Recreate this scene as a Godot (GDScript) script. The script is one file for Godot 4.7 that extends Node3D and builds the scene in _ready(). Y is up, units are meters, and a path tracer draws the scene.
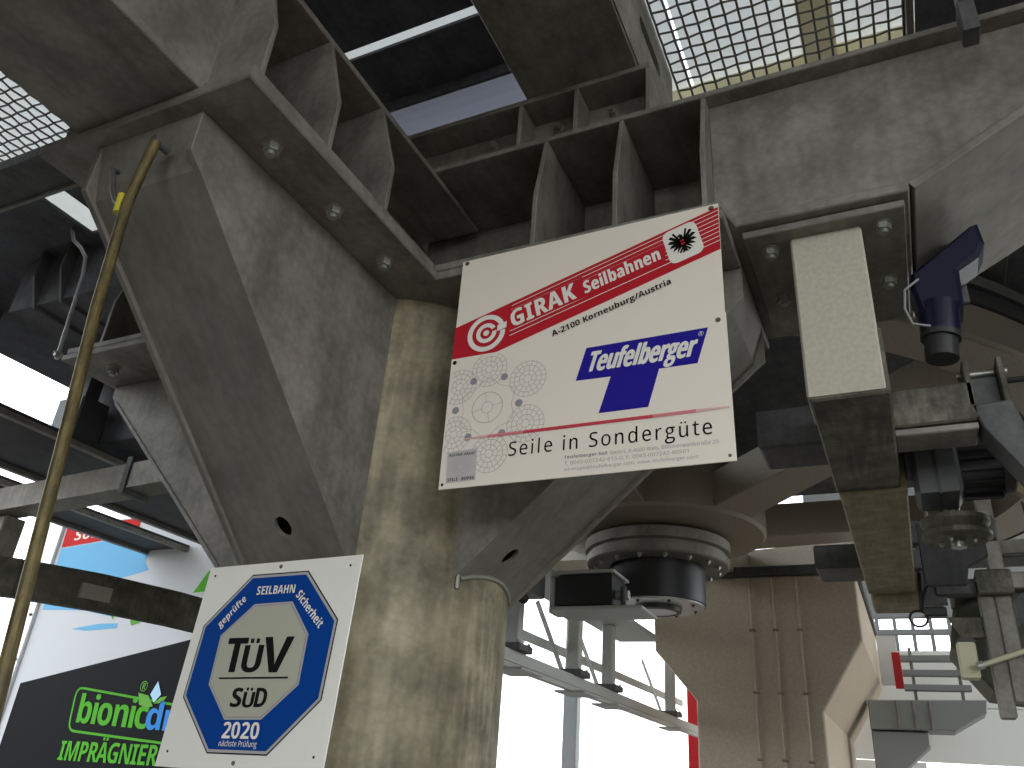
extends Node3D
# Valley station of a gondola lift, seen from below: steel support column with bracket arms, beams, signs, bull wheel.

# ---------------------------------------------------------------- mesh builder (world coordinates)
class Shape:
	var v := PackedVector3Array()
	var n := PackedVector3Array()

	func tri(a: Vector3, b: Vector3, c: Vector3, hint: Vector3) -> void:
		var m := (c - a).cross(b - a)
		if m.length_squared() < 1e-18:
			return
		m = m.normalized()
		if m.dot(hint) < 0.0:
			m = -m
			v.append_array([a, c, b])
		else:
			v.append_array([a, b, c])
		n.append_array([m, m, m])

	func quad(a: Vector3, b: Vector3, c: Vector3, d: Vector3, hint: Vector3) -> void:
		tri(a, b, c, hint)
		tri(a, c, d, hint)

	func smooth(a: Vector3, b: Vector3, c: Vector3, na: Vector3, nb: Vector3, nc: Vector3) -> void:
		var m := (c - a).cross(b - a)
		if m.length_squared() < 1e-18:
			return
		if m.dot(na + nb + nc) < 0.0:
			v.append_array([a, c, b])
			n.append_array([na, nc, nb])
		else:
			v.append_array([a, b, c])
			n.append_array([na, nb, nc])

	# flat polygon pts pushed along e, edges chamfered by bevel, round or long holes given as point loops
	func prism(pts: Array, e: Vector3, bevel := 0.0, holes := []) -> Shape:
		var nn := Vector3.ZERO
		for i in pts.size():
			nn += pts[i].cross(pts[(i + 1) % pts.size()])
		nn = nn.normalized()
		var loop: Array = pts.duplicate()
		if nn.dot(e) < 0.0:
			loop.reverse()
			nn = -nn
		var count := loop.size()
		var inner := []
		for i in count:
			var d0: Vector3 = (loop[i] - loop[(i + count - 1) % count]).normalized()
			var d1: Vector3 = (loop[(i + 1) % count] - loop[i]).normalized()
			var i0: Vector3 = nn.cross(d0)
			var i1: Vector3 = nn.cross(d1)
			var m := i0 + i1
			var k := 1.0 + i0.dot(i1)
			inner.append(loop[i] + (m / maxf(k, 0.3)) * bevel)
		var up := e.normalized() * bevel
		for i in count:
			var j := (i + 1) % count
			var out: Vector3 = (loop[j] - loop[i]).cross(nn)
			quad(loop[i] + up, loop[j] + up, loop[j] + e - up, loop[i] + e - up, out)
			if bevel > 0.0:
				quad(loop[i] + e - up, loop[j] + e - up, inner[j] + e, inner[i] + e, out.normalized() + nn)
				quad(loop[i] + up, loop[j] + up, inner[j], inner[i], out.normalized() - nn)
		var ux: Vector3 = (loop[1] - loop[0]).normalized()
		var uy := nn.cross(ux)
		var o: Vector3 = loop[0]
		var flat := PackedVector2Array()
		for p in inner:
			flat.append(Vector2((p - o).dot(ux), (p - o).dot(uy)))
		for h in holes:
			var hl := PackedVector2Array()
			for p in h:
				hl.append(Vector2((p - o).dot(ux), (p - o).dot(uy)))
			if not Geometry2D.is_polygon_clockwise(hl):
				hl.reverse()
			var bi := 0
			var bj := 0
			var bd := INF
			for i in flat.size():
				for j in hl.size():
					var dd := flat[i].distance_squared_to(hl[j])
					if dd < bd:
						bd = dd
						bi = i
						bj = j
			var bridge := (hl[bj] - flat[bi]).normalized()
			var aside := Vector2(bridge.y, -bridge.x) * 1e-4
			var joined := PackedVector2Array()
			for i in range(0, bi + 1):
				joined.append(flat[i])
			for j in hl.size() + 1:
				joined.append(hl[(bj + j) % hl.size()] + (aside if j == hl.size() else Vector2.ZERO))
			joined.append(flat[bi] + aside)
			for i in range(bi + 1, flat.size()):
				joined.append(flat[i])
			flat = joined
			var mid := Vector2.ZERO
			for p in hl:
				mid += p / hl.size()
			for j in hl.size():
				var p0 := hl[j]
				var p1 := hl[(j + 1) % hl.size()]
				var a := o + ux * p0.x + uy * p0.y
				var b := o + ux * p1.x + uy * p1.y
				var c2 := mid - (p0 + p1) * 0.5
				quad(a, b, b + e, a + e, ux * c2.x + uy * c2.y)
		var idx := Geometry2D.triangulate_polygon(flat)
		if idx.is_empty():
			print("no triangles for a polygon of ", flat.size(), " points")
		for k in range(0, idx.size(), 3):
			var q := []
			for w in 3:
				var p := flat[idx[k + w]]
				q.append(o + ux * p.x + uy * p.y)
			tri(q[0], q[1], q[2], -nn)
			tri(q[0] + e, q[1] + e, q[2] + e, nn)
		return self

	func box(lo: Vector3, hi: Vector3, bevel := 0.0) -> Shape:
		var a := Vector3(minf(lo.x, hi.x), minf(lo.y, hi.y), minf(lo.z, hi.z))
		var b := Vector3(maxf(lo.x, hi.x), maxf(lo.y, hi.y), maxf(lo.z, hi.z))
		var s := b - a
		# push along the longest axis so that the long edges stay true
		if s.y <= s.x and s.y <= s.z:
			return prism([a, Vector3(b.x, a.y, a.z), Vector3(b.x, a.y, b.z), Vector3(a.x, a.y, b.z)], Vector3(0, s.y, 0), minf(bevel, s.y * 0.45))
		if s.x <= s.z:
			return prism([a, Vector3(a.x, b.y, a.z), Vector3(a.x, b.y, b.z), Vector3(a.x, a.y, b.z)], Vector3(s.x, 0, 0), minf(bevel, s.x * 0.45))
		return prism([a, Vector3(b.x, a.y, a.z), Vector3(b.x, b.y, a.z), Vector3(a.x, b.y, a.z)], Vector3(0, 0, s.z), minf(bevel, s.z * 0.45))

	# box between two points: w across (along side), h in the third direction
	func bar(a: Vector3, b: Vector3, w: float, h: float, side := Vector3.ZERO, bevel := 0.0) -> Shape:
		var d := (b - a).normalized()
		var sd := side
		if sd == Vector3.ZERO:
			sd = d.cross(Vector3.UP)
			if sd.length() < 0.01:
				sd = Vector3.RIGHT
		sd = (sd - d * sd.dot(d)).normalized()
		var t := d.cross(sd).normalized()
		return prism([a + sd * w / 2 + t * h / 2, a - sd * w / 2 + t * h / 2, a - sd * w / 2 - t * h / 2, a + sd * w / 2 - t * h / 2], b - a, bevel)

	func cyl(a: Vector3, b: Vector3, r0: float, r1: float, sides := 16, caps := true) -> Shape:
		var d := (b - a).normalized()
		var s := d.cross(Vector3.UP)
		if s.length() < 0.01:
			s = Vector3.RIGHT
		s = s.normalized()
		var t := d.cross(s)
		for i in sides:
			var c0 := s * cos(TAU * i / sides) + t * sin(TAU * i / sides)
			var c1 := s * cos(TAU * (i + 1) / sides) + t * sin(TAU * (i + 1) / sides)
			var p := [a + c0 * r0, a + c1 * r0, b + c1 * r1, b + c0 * r1]
			if sides <= 6:
				quad(p[0], p[1], p[2], p[3], c0 + c1)
			else:
				smooth(p[0], p[1], p[2], c0, c1, c1)
				smooth(p[0], p[2], p[3], c0, c1, c0)
			if caps:
				tri(a, p[0], p[1], -d)
				tri(b, p[3], p[2], d)
		return self

	func tube(path: Array, r: float, sides := 8) -> Shape:
		var rings := []
		var s := Vector3.ZERO
		for i in path.size():
			var d: Vector3 = (path[mini(i + 1, path.size() - 1)] - path[maxi(i - 1, 0)]).normalized()
			if s == Vector3.ZERO:
				s = d.cross(Vector3.UP if absf(d.y) < 0.9 else Vector3.RIGHT)
			s = (s - d * s.dot(d)).normalized()
			var t := d.cross(s)
			var ring := []
			for k in sides:
				ring.append(s * cos(TAU * k / sides) + t * sin(TAU * k / sides))
			rings.append(ring)
		for i in path.size() - 1:
			for k in sides:
				var k1 := (k + 1) % sides
				var a: Vector3 = rings[i][k]
				var b: Vector3 = rings[i][k1]
				var c: Vector3 = rings[i + 1][k1]
				var d2: Vector3 = rings[i + 1][k]
				smooth(path[i] + a * r, path[i] + b * r, path[i + 1] + c * r, a, b, c)
				smooth(path[i] + a * r, path[i + 1] + c * r, path[i + 1] + d2 * r, a, c, d2)
		for k in sides:
			var k1 := (k + 1) % sides
			tri(path[0], path[0] + rings[0][k] * r, path[0] + rings[0][k1] * r, path[0] - path[1])
			var l := path.size() - 1
			tri(path[l], path[l] + rings[l][k] * r, path[l] + rings[l][k1] * r, path[l] - path[l - 1])
		return self

	# profile of Vector2(radius, y) turned about the upright axis through c; closed loops get both ends joined
	func lathe(c: Vector3, profile: Array, sides := 48, closed := false) -> Shape:
		var m := profile.size()
		var mid := Vector2.ZERO
		for p in profile:
			mid += p / m
		for i in (m if closed else m - 1):
			var p: Vector2 = profile[i]
			var q: Vector2 = profile[(i + 1) % m]
			var nr := Vector2(q.y - p.y, -(q.x - p.x)).normalized()
			if nr.dot((p + q) * 0.5 - mid) < 0.0:
				nr = -nr
			for k in sides:
				var a0 := TAU * k / sides
				var a1 := TAU * (k + 1) / sides
				var e0 := Vector3(cos(a0), 0, sin(a0))
				var e1 := Vector3(cos(a1), 0, sin(a1))
				var n0 := e0 * nr.x + Vector3(0, nr.y, 0)
				var n1 := e1 * nr.x + Vector3(0, nr.y, 0)
				var a := c + e0 * p.x + Vector3(0, p.y, 0)
				var b := c + e1 * p.x + Vector3(0, p.y, 0)
				var b2 := c + e1 * q.x + Vector3(0, q.y, 0)
				var a2 := c + e0 * q.x + Vector3(0, q.y, 0)
				smooth(a, b, b2, n0, n1, n1)
				smooth(a, b2, a2, n0, n1, n0)
		return self

	func flat_poly(pts: Array, nrm: Vector3) -> Shape:
		var ux: Vector3 = (pts[1] - pts[0]).normalized()
		var uy := nrm.cross(ux)
		var flat := PackedVector2Array()
		for p in pts:
			flat.append(Vector2((p - pts[0]).dot(ux), (p - pts[0]).dot(uy)))
		var idx := Geometry2D.triangulate_polygon(flat)
		for k in range(0, idx.size(), 3):
			tri(pts[idx[k]], pts[idx[k + 1]], pts[idx[k + 2]], nrm)
		return self

var M := {}
var bold: Font
var sans: Font

func base_of(node: Node) -> Vector3:
	var b := Vector3.ZERO
	var o := node
	while o != self and o != null:
		b += (o as Node3D).position
		o = o.get_parent()
	return b

func part(parent: Node, called: String, s: Shape, m: Material, label := "") -> MeshInstance3D:
	var off := base_of(parent)
	var v := s.v.duplicate()
	for i in v.size():
		v[i] -= off
	var arr := []
	arr.resize(Mesh.ARRAY_MAX)
	arr[Mesh.ARRAY_VERTEX] = v
	arr[Mesh.ARRAY_NORMAL] = s.n
	var me := ArrayMesh.new()
	me.add_surface_from_arrays(Mesh.PRIMITIVE_TRIANGLES, arr)
	me.surface_set_material(0, m)
	var o := MeshInstance3D.new()
	o.name = called
	o.mesh = me
	o.cast_shadow = GeometryInstance3D.SHADOW_CASTING_SETTING_ON
	parent.add_child(o, true)
	if label:
		o.set_meta("label", label)
	return o

var used := {}
func numbered(called: String) -> String:
	used[called] = used.get(called, -1) + 1
	return called if used[called] == 0 else "%s_%03d" % [called, used[called]]

func thing(called: String, label: String, category: String, at: Vector3, group := "") -> Node3D:
	var o := Node3D.new()
	o.name = numbered(called)
	o.position = at
	add_child(o)
	o.set_meta("label", label)
	o.set_meta("category", category)
	if group:
		o.set_meta("group", group)
	return o

func struct(called: String, label: String, at: Vector3) -> Node3D:
	var o := Node3D.new()
	o.name = numbered(called)
	o.position = at
	add_child(o)
	o.set_meta("kind", "structure")
	o.set_meta("label", label)
	return o

# lettering whose ink fills the box w x h from corner o; up may lean against right (italics, slanted lines)
func text(parent: Node, called: String, words: String, f: Font, o: Vector3, right: Vector3, up: Vector3, w: float, h: float, m: Material, space := 0.0, heavy := 0.0) -> MeshInstance3D:
	var t := TextMesh.new()
	var fv := FontVariation.new()
	fv.base_font = f
	fv.spacing_glyph = int(space)
	t.font = fv
	t.text = words
	t.font_size = 64
	t.pixel_size = 0.01
	t.depth = 0.0
	t.curve_step = 2.0
	var arr := t.get_mesh_arrays()
	var vs: PackedVector3Array = arr[Mesh.ARRAY_VERTEX]
	var ix: PackedInt32Array = arr[Mesh.ARRAY_INDEX]
	var lo := vs[0]
	var hi := vs[0]
	for p in vs:
		lo = lo.min(p)
		hi = hi.max(p)
	var nrm := right.cross(up).normalized()
	var s := Shape.new()
	# heavier strokes: the same outline set a few times, each shifted by a hair
	var shifts := [Vector2.ZERO]
	if heavy > 0.0:
		var d := heavy * 0.04 * h
		shifts = [Vector2(-d, 0), Vector2(d, 0), Vector2(0, d * 0.6), Vector2(0, -d * 0.6)]
	for si in shifts.size():
		var sh: Vector2 = shifts[si]
		for k in range(0, ix.size(), 3):
			var q := []
			for c in 3:
				var p := vs[ix[k + c]]
				q.append(o + nrm * 0.00012 * si + right * ((p.x - lo.x) / (hi.x - lo.x) * w + sh.x) + up * ((p.y - lo.y) / (hi.y - lo.y) * h + sh.y))
			s.tri(q[0], q[1], q[2], nrm)
	return part(parent, called, s, m)

# hexagon head, washer and thread end, pointing along d from p
func bolt_shape(p: Vector3, d: Vector3, size: float) -> Shape:
	var s := Shape.new()
	d = d.normalized()
	s.cyl(p, p + d * size * 0.14, size * 1.05, size * 1.05, 14)
	s.cyl(p + d * size * 0.14, p + d * size * 0.95, size * 0.88, size * 0.86, 6)
	s.cyl(p + d * size * 0.95, p + d * size * 1.4, size * 0.48, size * 0.45, 10)
	return s

func ring(c: Vector3, ux: Vector3, uy: Vector3, r: float, k := 16, r2 := -1.0) -> Array:
	var a := []
	for i in k:
		a.append(c + ux * cos(TAU * i / k) * r + uy * sin(TAU * i / k) * (r if r2 < 0 else r2))
	return a

# ---------------------------------------------------------------- materials
func grain(freq: float, lo: float, hi: float, seed_: int, kind := FastNoiseLite.TYPE_SIMPLEX_SMOOTH, oct := 4, size := 512) -> NoiseTexture2D:
	var f := FastNoiseLite.new()
	f.noise_type = kind
	f.frequency = freq
	f.seed = seed_
	f.fractal_octaves = oct
	var t := NoiseTexture2D.new()
	t.width = size
	t.height = size
	t.seamless = true
	t.noise = f
	var g := Gradient.new()
	g.set_color(0, Color(lo, lo, lo * 0.99))
	g.set_color(1, Color(hi, hi, hi))
	t.color_ramp = g
	return t

# weathered sheet steel: broad patches, drips along v, fine zinc grain and a few darker stains, all seamless
func weathered(seed_: int, patch: float, drip: float, fine: float, stain: float, size := 512) -> ImageTexture:
	var layer := func(freq: float, kind: int, oct: int, k: int) -> PackedByteArray:
		var f := FastNoiseLite.new()
		f.noise_type = kind
		f.frequency = freq
		f.fractal_octaves = oct
		f.seed = seed_ + k
		var im := f.get_seamless_image(size, size)
		im.convert(Image.FORMAT_L8)
		return im.get_data()
	var broad: PackedByteArray = layer.call(0.008, FastNoiseLite.TYPE_SIMPLEX_SMOOTH, 4, 0)
	var grain_: PackedByteArray = layer.call(0.09, FastNoiseLite.TYPE_CELLULAR, 2, 1)
	var spots: PackedByteArray = layer.call(0.02, FastNoiseLite.TYPE_SIMPLEX_SMOOTH, 5, 2)
	var lines: PackedByteArray = layer.call(0.02, FastNoiseLite.TYPE_SIMPLEX_SMOOTH, 3, 3)
	var out := PackedByteArray()
	out.resize(size * size * 3)
	for y in size:
		for x in size:
			var i := y * size + x
			var b := broad[i] / 255.0
			# drips: the same noise read stretched eight-fold along v
			var d := lines[((y / 8) % size) * size + x] / 255.0
			var g := grain_[i] / 255.0
			var sp := clampf((spots[i] / 255.0 - 0.58) * 3.5, 0.0, 1.0)
			var v := 1.0 - patch * (1.0 - b) - drip * absf(d - 0.5) * 2.0 - fine * g - stain * sp
			v = clampf(v, 0.05, 1.0)
			out[i * 3] = int(v * 255.0)
			out[i * 3 + 1] = int(v * 254.0)
			out[i * 3 + 2] = int((v - 0.02 * sp) * 252.0)
	return ImageTexture.create_from_image(Image.create_from_data(size, size, false, Image.FORMAT_RGB8, out))

func mat(called: String, c: Color, rough: float, metal := 0.0, tex: Texture2D = null, scale := Vector3.ONE) -> StandardMaterial3D:
	var m := StandardMaterial3D.new()
	m.resource_name = called
	m.albedo_color = c
	m.roughness = rough
	m.metallic = metal
	if tex:
		m.albedo_texture = tex
		m.uv1_triplanar = true
		m.uv1_world_triplanar = true
		m.uv1_scale = scale
	if called.begins_with("print") or called.begins_with("poster") or called.begins_with("octagon") or called == "sign_red":
		m.metallic_specular = 0.15
	M[called] = m
	return m

func make_materials() -> void:
	var mottle := weathered(3, 0.24, 0.10, 0.12, 0.05)
	var blotch := weathered(11, 0.42, 0.24, 0.14, 0.10)
	var cast := grain(0.04, 0.9, 1.0, 5, FastNoiseLite.TYPE_SIMPLEX_SMOOTH, 5)
	mat("galvanised", Color(0.66, 0.635, 0.605), 0.55, 0.35, mottle, Vector3(0.8, 0.8, 0.8))
	mat("galvanised_column", Color(0.79, 0.745, 0.62), 0.6, 0.25, blotch, Vector3(1.2, 0.9, 1.2))
	mat("weld", Color(0.62, 0.61, 0.56), 0.5, 0.4, cast, Vector3(6, 6, 6))
	mat("zinc_bolt", Color(0.66, 0.66, 0.63), 0.38, 0.7)
	mat("dark_steel", Color(0.42, 0.42, 0.42), 0.6, 0.2, mottle, Vector3(1.2, 1.2, 1.2))  # base colour raised to imitate veiling glare on the dark steel
	mat("black_rubber", Color(0.10, 0.10, 0.10), 0.7)
	mat("black_paint", Color(0.17, 0.17, 0.17), 0.45)
	mat("deck_dark", Color(0.44, 0.44, 0.47), 0.7, 0.0, mottle, Vector3(1, 1, 1))  # tone lifted to stand in for lens haze over the dark decks
	mat("pale_paint", Color(0.77, 0.75, 0.68), 0.65, 0.0, cast, Vector3(2.5, 2.5, 2.5))
	mat("worn_box", Color(0.56, 0.54, 0.47), 0.6, 0.15, blotch, Vector3(1.5, 1.5, 1.5))
	mat("rust_box", Color(0.72, 0.67, 0.54), 0.65, 0.1, mottle, Vector3(2, 2, 2))
	mat("wheel_paint", Color(0.62, 0.575, 0.51), 0.4, 0.15, cast, Vector3(1.5, 1.5, 1.5))
	mat("bright_rim", Color(0.52, 0.49, 0.44), 0.4, 0.5)
	mat("beige_pylon", Color(0.80, 0.73, 0.65), 0.75, 0.0, cast, Vector3(1.2, 1.2, 1.2))
	mat("blue_paint", Color(0.05, 0.06, 0.18), 0.35)
	mat("brass", Color(0.56, 0.49, 0.29), 0.5, 0.3, blotch, Vector3(9, 3, 9))
	mat("yellow_tape", Color(0.80, 0.74, 0.20), 0.5)
	mat("sign_cream", Color(0.94, 0.90, 0.84), 0.28)
	mat("sign_white", Color(0.93, 0.91, 0.87), 0.3)
	mat("sign_red", Color(0.74, 0.16, 0.20), 0.3)
	mat("red_line", Color(0.80, 0.25, 0.30), 0.3)
	mat("red_soft", Color(0.85, 0.50, 0.51), 0.3)
	mat("red_pale", Color(0.88, 0.70, 0.68), 0.3)
	mat("print_white", Color(0.92, 0.90, 0.86), 0.3)
	mat("print_black", Color(0.10, 0.10, 0.10), 0.35)
	mat("print_grey", Color(0.60, 0.58, 0.60), 0.35)
	mat("print_pale", Color(0.70, 0.68, 0.67), 0.35)
	mat("print_silver", Color(0.76, 0.74, 0.73), 0.35)
	mat("print_blue", Color(0.17, 0.14, 0.56), 0.3)
	mat("octagon_blue", Color(0.05, 0.25, 0.55), 0.4)
	mat("octagon_grey", Color(0.70, 0.69, 0.62), 0.35)
	mat("octagon_edge", Color(0.68, 0.68, 0.66), 0.3)
	mat("screw", Color(0.45, 0.42, 0.36), 0.5, 0.6)
	mat("poster_white", Color(0.83, 0.83, 0.84), 0.5)
	mat("poster_black", Color(0.09, 0.09, 0.10), 0.5)
	mat("poster_red", Color(0.80, 0.16, 0.16), 0.5)
	mat("poster_green", Color(0.35, 0.68, 0.20), 0.5)
	mat("poster_leaf", Color(0.44, 0.68, 0.30), 0.5)
	mat("poster_sky", Color(0.47, 0.72, 0.88), 0.5)
	mat("poster_ice", Color(0.75, 0.88, 0.97), 0.5)
	mat("poster_blue", Color(0.26, 0.56, 0.86), 0.5)
	mat("aluminium", Color(0.80, 0.80, 0.80), 0.4, 0.6)
	mat("wire", Color(0.45, 0.43, 0.40), 0.4, 0.6)
	mat("glulam", Color(0.96, 0.92, 0.76), 0.7)
	mat("rail_grey", Color(0.72, 0.72, 0.70), 0.5, 0.2)  # lighter than the other galvanised steel, standing in for glare
	mat("track_dark", Color(0.28, 0.28, 0.28), 0.7, 0.0, mottle, Vector3(1, 1, 1))
	mat("worn_dark", Color(0.44, 0.42, 0.35), 0.6, 0.1, blotch, Vector3(2, 2, 2))
	mat("apron", Color(0.74, 0.71, 0.64), 0.9, 0.0, cast, Vector3(0.5, 0.5, 0.5))  # pale tone of the added light-bouncing slab
	mat("machine_green", Color(0.36, 0.37, 0.31), 0.55, 0.1, mottle, Vector3(3, 3, 3))
	mat("concrete", Color(0.44, 0.425, 0.40), 0.9, 0.0, cast, Vector3(0.7, 0.7, 0.7))
	mat("red_frame", Color(0.80, 0.07, 0.12), 0.45)
	mat("pale_wall", Color(0.93, 0.93, 0.92), 0.6)
	mat("grey_post", Color(0.56, 0.57, 0.57), 0.5, 0.2)
	mat("motor_grey", Color(0.30, 0.31, 0.30), 0.5)
	var tr := mat("sheet_blue", Color(0.66, 0.67, 0.74), 0.4)
	tr.backlight_enabled = true
	tr.backlight = Color(0.30, 0.31, 0.36)  # translucency given to the gutter sheet so it looks lit
	mat("cream_cover", Color(0.85, 0.83, 0.70), 0.5)
	var roof := mat("roof_sheet", Color(0.92, 0.92, 0.92), 0.6)
	roof.backlight_enabled = true
	roof.backlight = Color(0.75, 0.75, 0.74)
	var glass := mat("glass", Color(0.95, 0.97, 0.97, 0.12), 0.05)
	glass.transparency = BaseMaterial3D.TRANSPARENCY_ALPHA

# axis of the support column
const COL := Vector3(-1.57, 0, -2.25)   # axis of the support column
const WHEEL := Vector3(-1.54, 0, -5.5)  # axis of the bull wheel

func _ready() -> void:
	# camera: about 27 mm, tilted 27 degrees up and rolled 4.5 degrees
	var cam := Camera3D.new()
	cam.name = "camera"
	cam.fov = rad_to_deg(2.0 * atan(384.0 / 798.0))
	cam.near = 0.05
	cam.far = 200.0
	cam.transform = Transform3D(Basis(Vector3(0.9040, 0.0702, -0.4215), Vector3(0.1353, 0.8886, 0.4382), Vector3(0.4053, -0.4531, 0.7940)).orthonormalized(), Vector3(0, 1.6, 0))
	add_child(cam)
	cam.current = true
	# overcast sky
	var sky_mat := ProceduralSkyMaterial.new()
	sky_mat.sky_top_color = Color(0.80, 0.84, 0.88)
	sky_mat.sky_horizon_color = Color(0.93, 0.94, 0.94)
	sky_mat.ground_bottom_color = Color(0.42, 0.41, 0.38)
	sky_mat.ground_horizon_color = Color(0.60, 0.60, 0.57)
	sky_mat.sky_energy_multiplier = 1.5
	var sky := Sky.new()
	sky.sky_material = sky_mat
	var env := Environment.new()
	env.background_mode = Environment.BG_SKY
	env.sky = sky
	env.tonemap_mode = Environment.TONE_MAPPER_LINEAR
	env.tonemap_exposure = 2.15
	env.ssao_enabled = true
	env.ssil_enabled = true
	env.sdfgi_enabled = true
	var we := WorldEnvironment.new()
	we.name = "surroundings"
	we.environment = env
	add_child(we)

	bold = SystemFont.new()
	bold.font_names = PackedStringArray(["Droid Sans"])
	bold.font_weight = 700
	sans = SystemFont.new()
	sans.font_names = PackedStringArray(["Droid Sans"])
	make_materials()

	build_setting()
	build_column()
	build_near_beam()
	build_right_beam()
	build_left_beam()
	build_overhead()
	build_hanger()
	build_wheel()
	build_pylon()
	build_guide_rail()
	build_signs()
	build_tuv_sign()
	build_left_side()
	build_poster()
	build_right_machinery()
	build_right_background()

# ---------------------------------------------------------------- setting
func build_setting() -> void:
	var o := struct("floor", "grey concrete station floor", Vector3(0, 0, 0))
	part(o, "slab", Shape.new().box(Vector3(-16, -0.15, -14), Vector3(12, 0, 8)), M.concrete)
	o = struct("floor_bounce", "pale slab added outside on the right to bounce light upward", Vector3(8, 0, -4))
	part(o, "slab", Shape.new().box(Vector3(4.4, 0.0, -14), Vector3(16, 0.02, 8)), M.apron)  # unseen reflector, added to brighten undersides on the right
	o = struct("ceiling", "translucent white roof sheets over pale timber purlins", Vector3(0, 7, 0))
	for i in 5:
		part(o, "roof_panel", Shape.new().box(Vector3(-9 + i * 4.0, 7.0, -14), Vector3(-9 + i * 4.0 + 3.98, 7.02, 8)), M.roof_sheet)
	for x in [-8.0, -4.0, 0.0, 4.0, 8.0]:
		part(o, "purlin", Shape.new().box(Vector3(x - 0.12, 6.72, -14), Vector3(x + 0.12, 6.98, 8), 0.01), M.glulam)
	for z in [-12.0, -8.5, -4.95, -1.4, 2.2, 5.7]:
		part(o, "rafter", Shape.new().box(Vector3(-9, 6.75, z - 0.1), Vector3(11, 6.97, z + 0.1), 0.01), M.glulam)
	o = struct("wall_blocker_side", "added grey wall blocking light from the right, outside the picture", Vector3(4.2, 0, -2))
	part(o, "panel", Shape.new().box(Vector3(4.2, 0, -0.8), Vector3(4.35, 7, -6.4)), M.concrete)  # added out of view to cut light from the right and back
	o = struct("wall_blocker_left", "added grey wall blocking light from the left, outside the picture", Vector3(-5.3, 0, 4))
	part(o, "panel", Shape.new().box(Vector3(-5.4, 0, -0.4), Vector3(-5.25, 7, 4.55)), M.concrete)  # unseen, put here to keep light off the left arm
	o = struct("wall_blocker_front", "added grey wall blocking light from behind the camera on the left, outside the picture", Vector3(-3.2, 0, 6))
	part(o, "panel", Shape.new().box(Vector3(-5.25, 0, 4.4), Vector3(-1.0, 7, 4.55)), M.concrete)  # added blocker, closes the left half of the front opening
	# glazed back wall
	o = struct("window_1", "tall bright glazing at the back of the station", Vector3(-5, 0, -11))
	for x in [-8.2, -4.3]:
		part(o, "mullion", Shape.new().box(Vector3(x - 0.1, 0, -11.08), Vector3(x + 0.1, 6.9, -10.92), 0.01), M.grey_post)
	for a in [[-12.0, -8.3], [-8.1, -4.4], [-4.2, -1.0]]:
		part(o, "pane", Shape.new().box(Vector3(a[0], 0.05, -11.01), Vector3(a[1], 6.9, -11.0)), M.glass)
	part(o, "sill", Shape.new().box(Vector3(-12, 0, -11.1), Vector3(-1.0, 0.3, -10.9), 0.01), M.pale_wall)

# ---------------------------------------------------------------- column with bracket arms
func arm(parent: Node, cx: float, cz: float, dir: Vector3, s_end: float, s_knee: float, y_knee: float, s0: float, y0: float, sides: Array, drain: Array, plate_mat: Material) -> void:
	var perp := Vector3.UP.cross(dir)
	var o := Vector3(cx, 0, cz)
	var at := func(s: float, t: float, y: float) -> Vector3: return o + dir * s + perp * t + Vector3(0, y, 0)
	var k := (y_knee - y0) / (s_knee - s0)
	var s_in := 0.30
	var y_in := y0 - (s0 - s_in) * k
	var lift := 0.016
	var hw := 0.172
	var lip: float = sides[1]   # side whose plate reaches below the flange
	var tp := 0.02              # plate thickness
	var lo: float = -hw if lip < 0 else -hw - tp - 0.003
	var hi: float = hw if lip > 0 else hw + tp + 0.003
	var nrm := (dir * -k + Vector3.UP).normalized()
	var a: Vector3 = at.call(s_in, lo, y_in + lift)
	var b: Vector3 = at.call(s_in, hi, y_in + lift)
	var c: Vector3 = at.call(s_knee, hi, y_knee + lift)
	var d: Vector3 = at.call(s_knee, lo, y_knee + lift)
	var holes := []
	if drain.size() > 0:
		var along := (d - a).normalized()
		var hc: Vector3 = at.call(s0 + drain[0], drain[1], y0 + drain[0] * k + lift)
		holes = [ring(hc, perp, along, 0.028, 18, 0.034)]
	var fl := part(parent, "bracket_arm", Shape.new().prism([a, b, c, d], nrm * 0.014, 0.0, holes), M.galvanised)
	for t in [-1.0, 1.0]:
		var e: float = t * hw
		var up := 0.0 if t == lip else lift + 0.004
		var pl := [at.call(s_in, e, y_in + up), at.call(s_knee, e, y_knee + up), at.call(s_end, e, y_knee + 0.03 + up), at.call(s_end, e, 3.058), at.call(s_in, e, 3.058)]
		part(fl, "side_plate", Shape.new().prism(pl, perp * tp * t, 0.002), plate_mat)
	var arc := []
	for i in 9:
		var t := -hw + 2.0 * hw * i / 8.0
		var lateral := (o + perp * t - COL).dot(perp)
		var fwd := (o - COL).dot(dir)
		var sp := sqrt(0.42 * 0.42 - lateral * lateral) - fwd
		arc.append(at.call(sp + 0.003, t, y0 + (sp - s0) * k + lift - 0.002))
	part(fl, "weld_seam", Shape.new().tube(arc, 0.008, 6), M.weld)
	part(fl, "end_plate", Shape.new().prism([at.call(s_knee, -hw, y_knee + lift), at.call(s_knee, hw, y_knee + lift), at.call(s_end, hw, 3.058), at.call(s_end, -hw, 3.058)], -dir * 0.012), M.galvanised)

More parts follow.
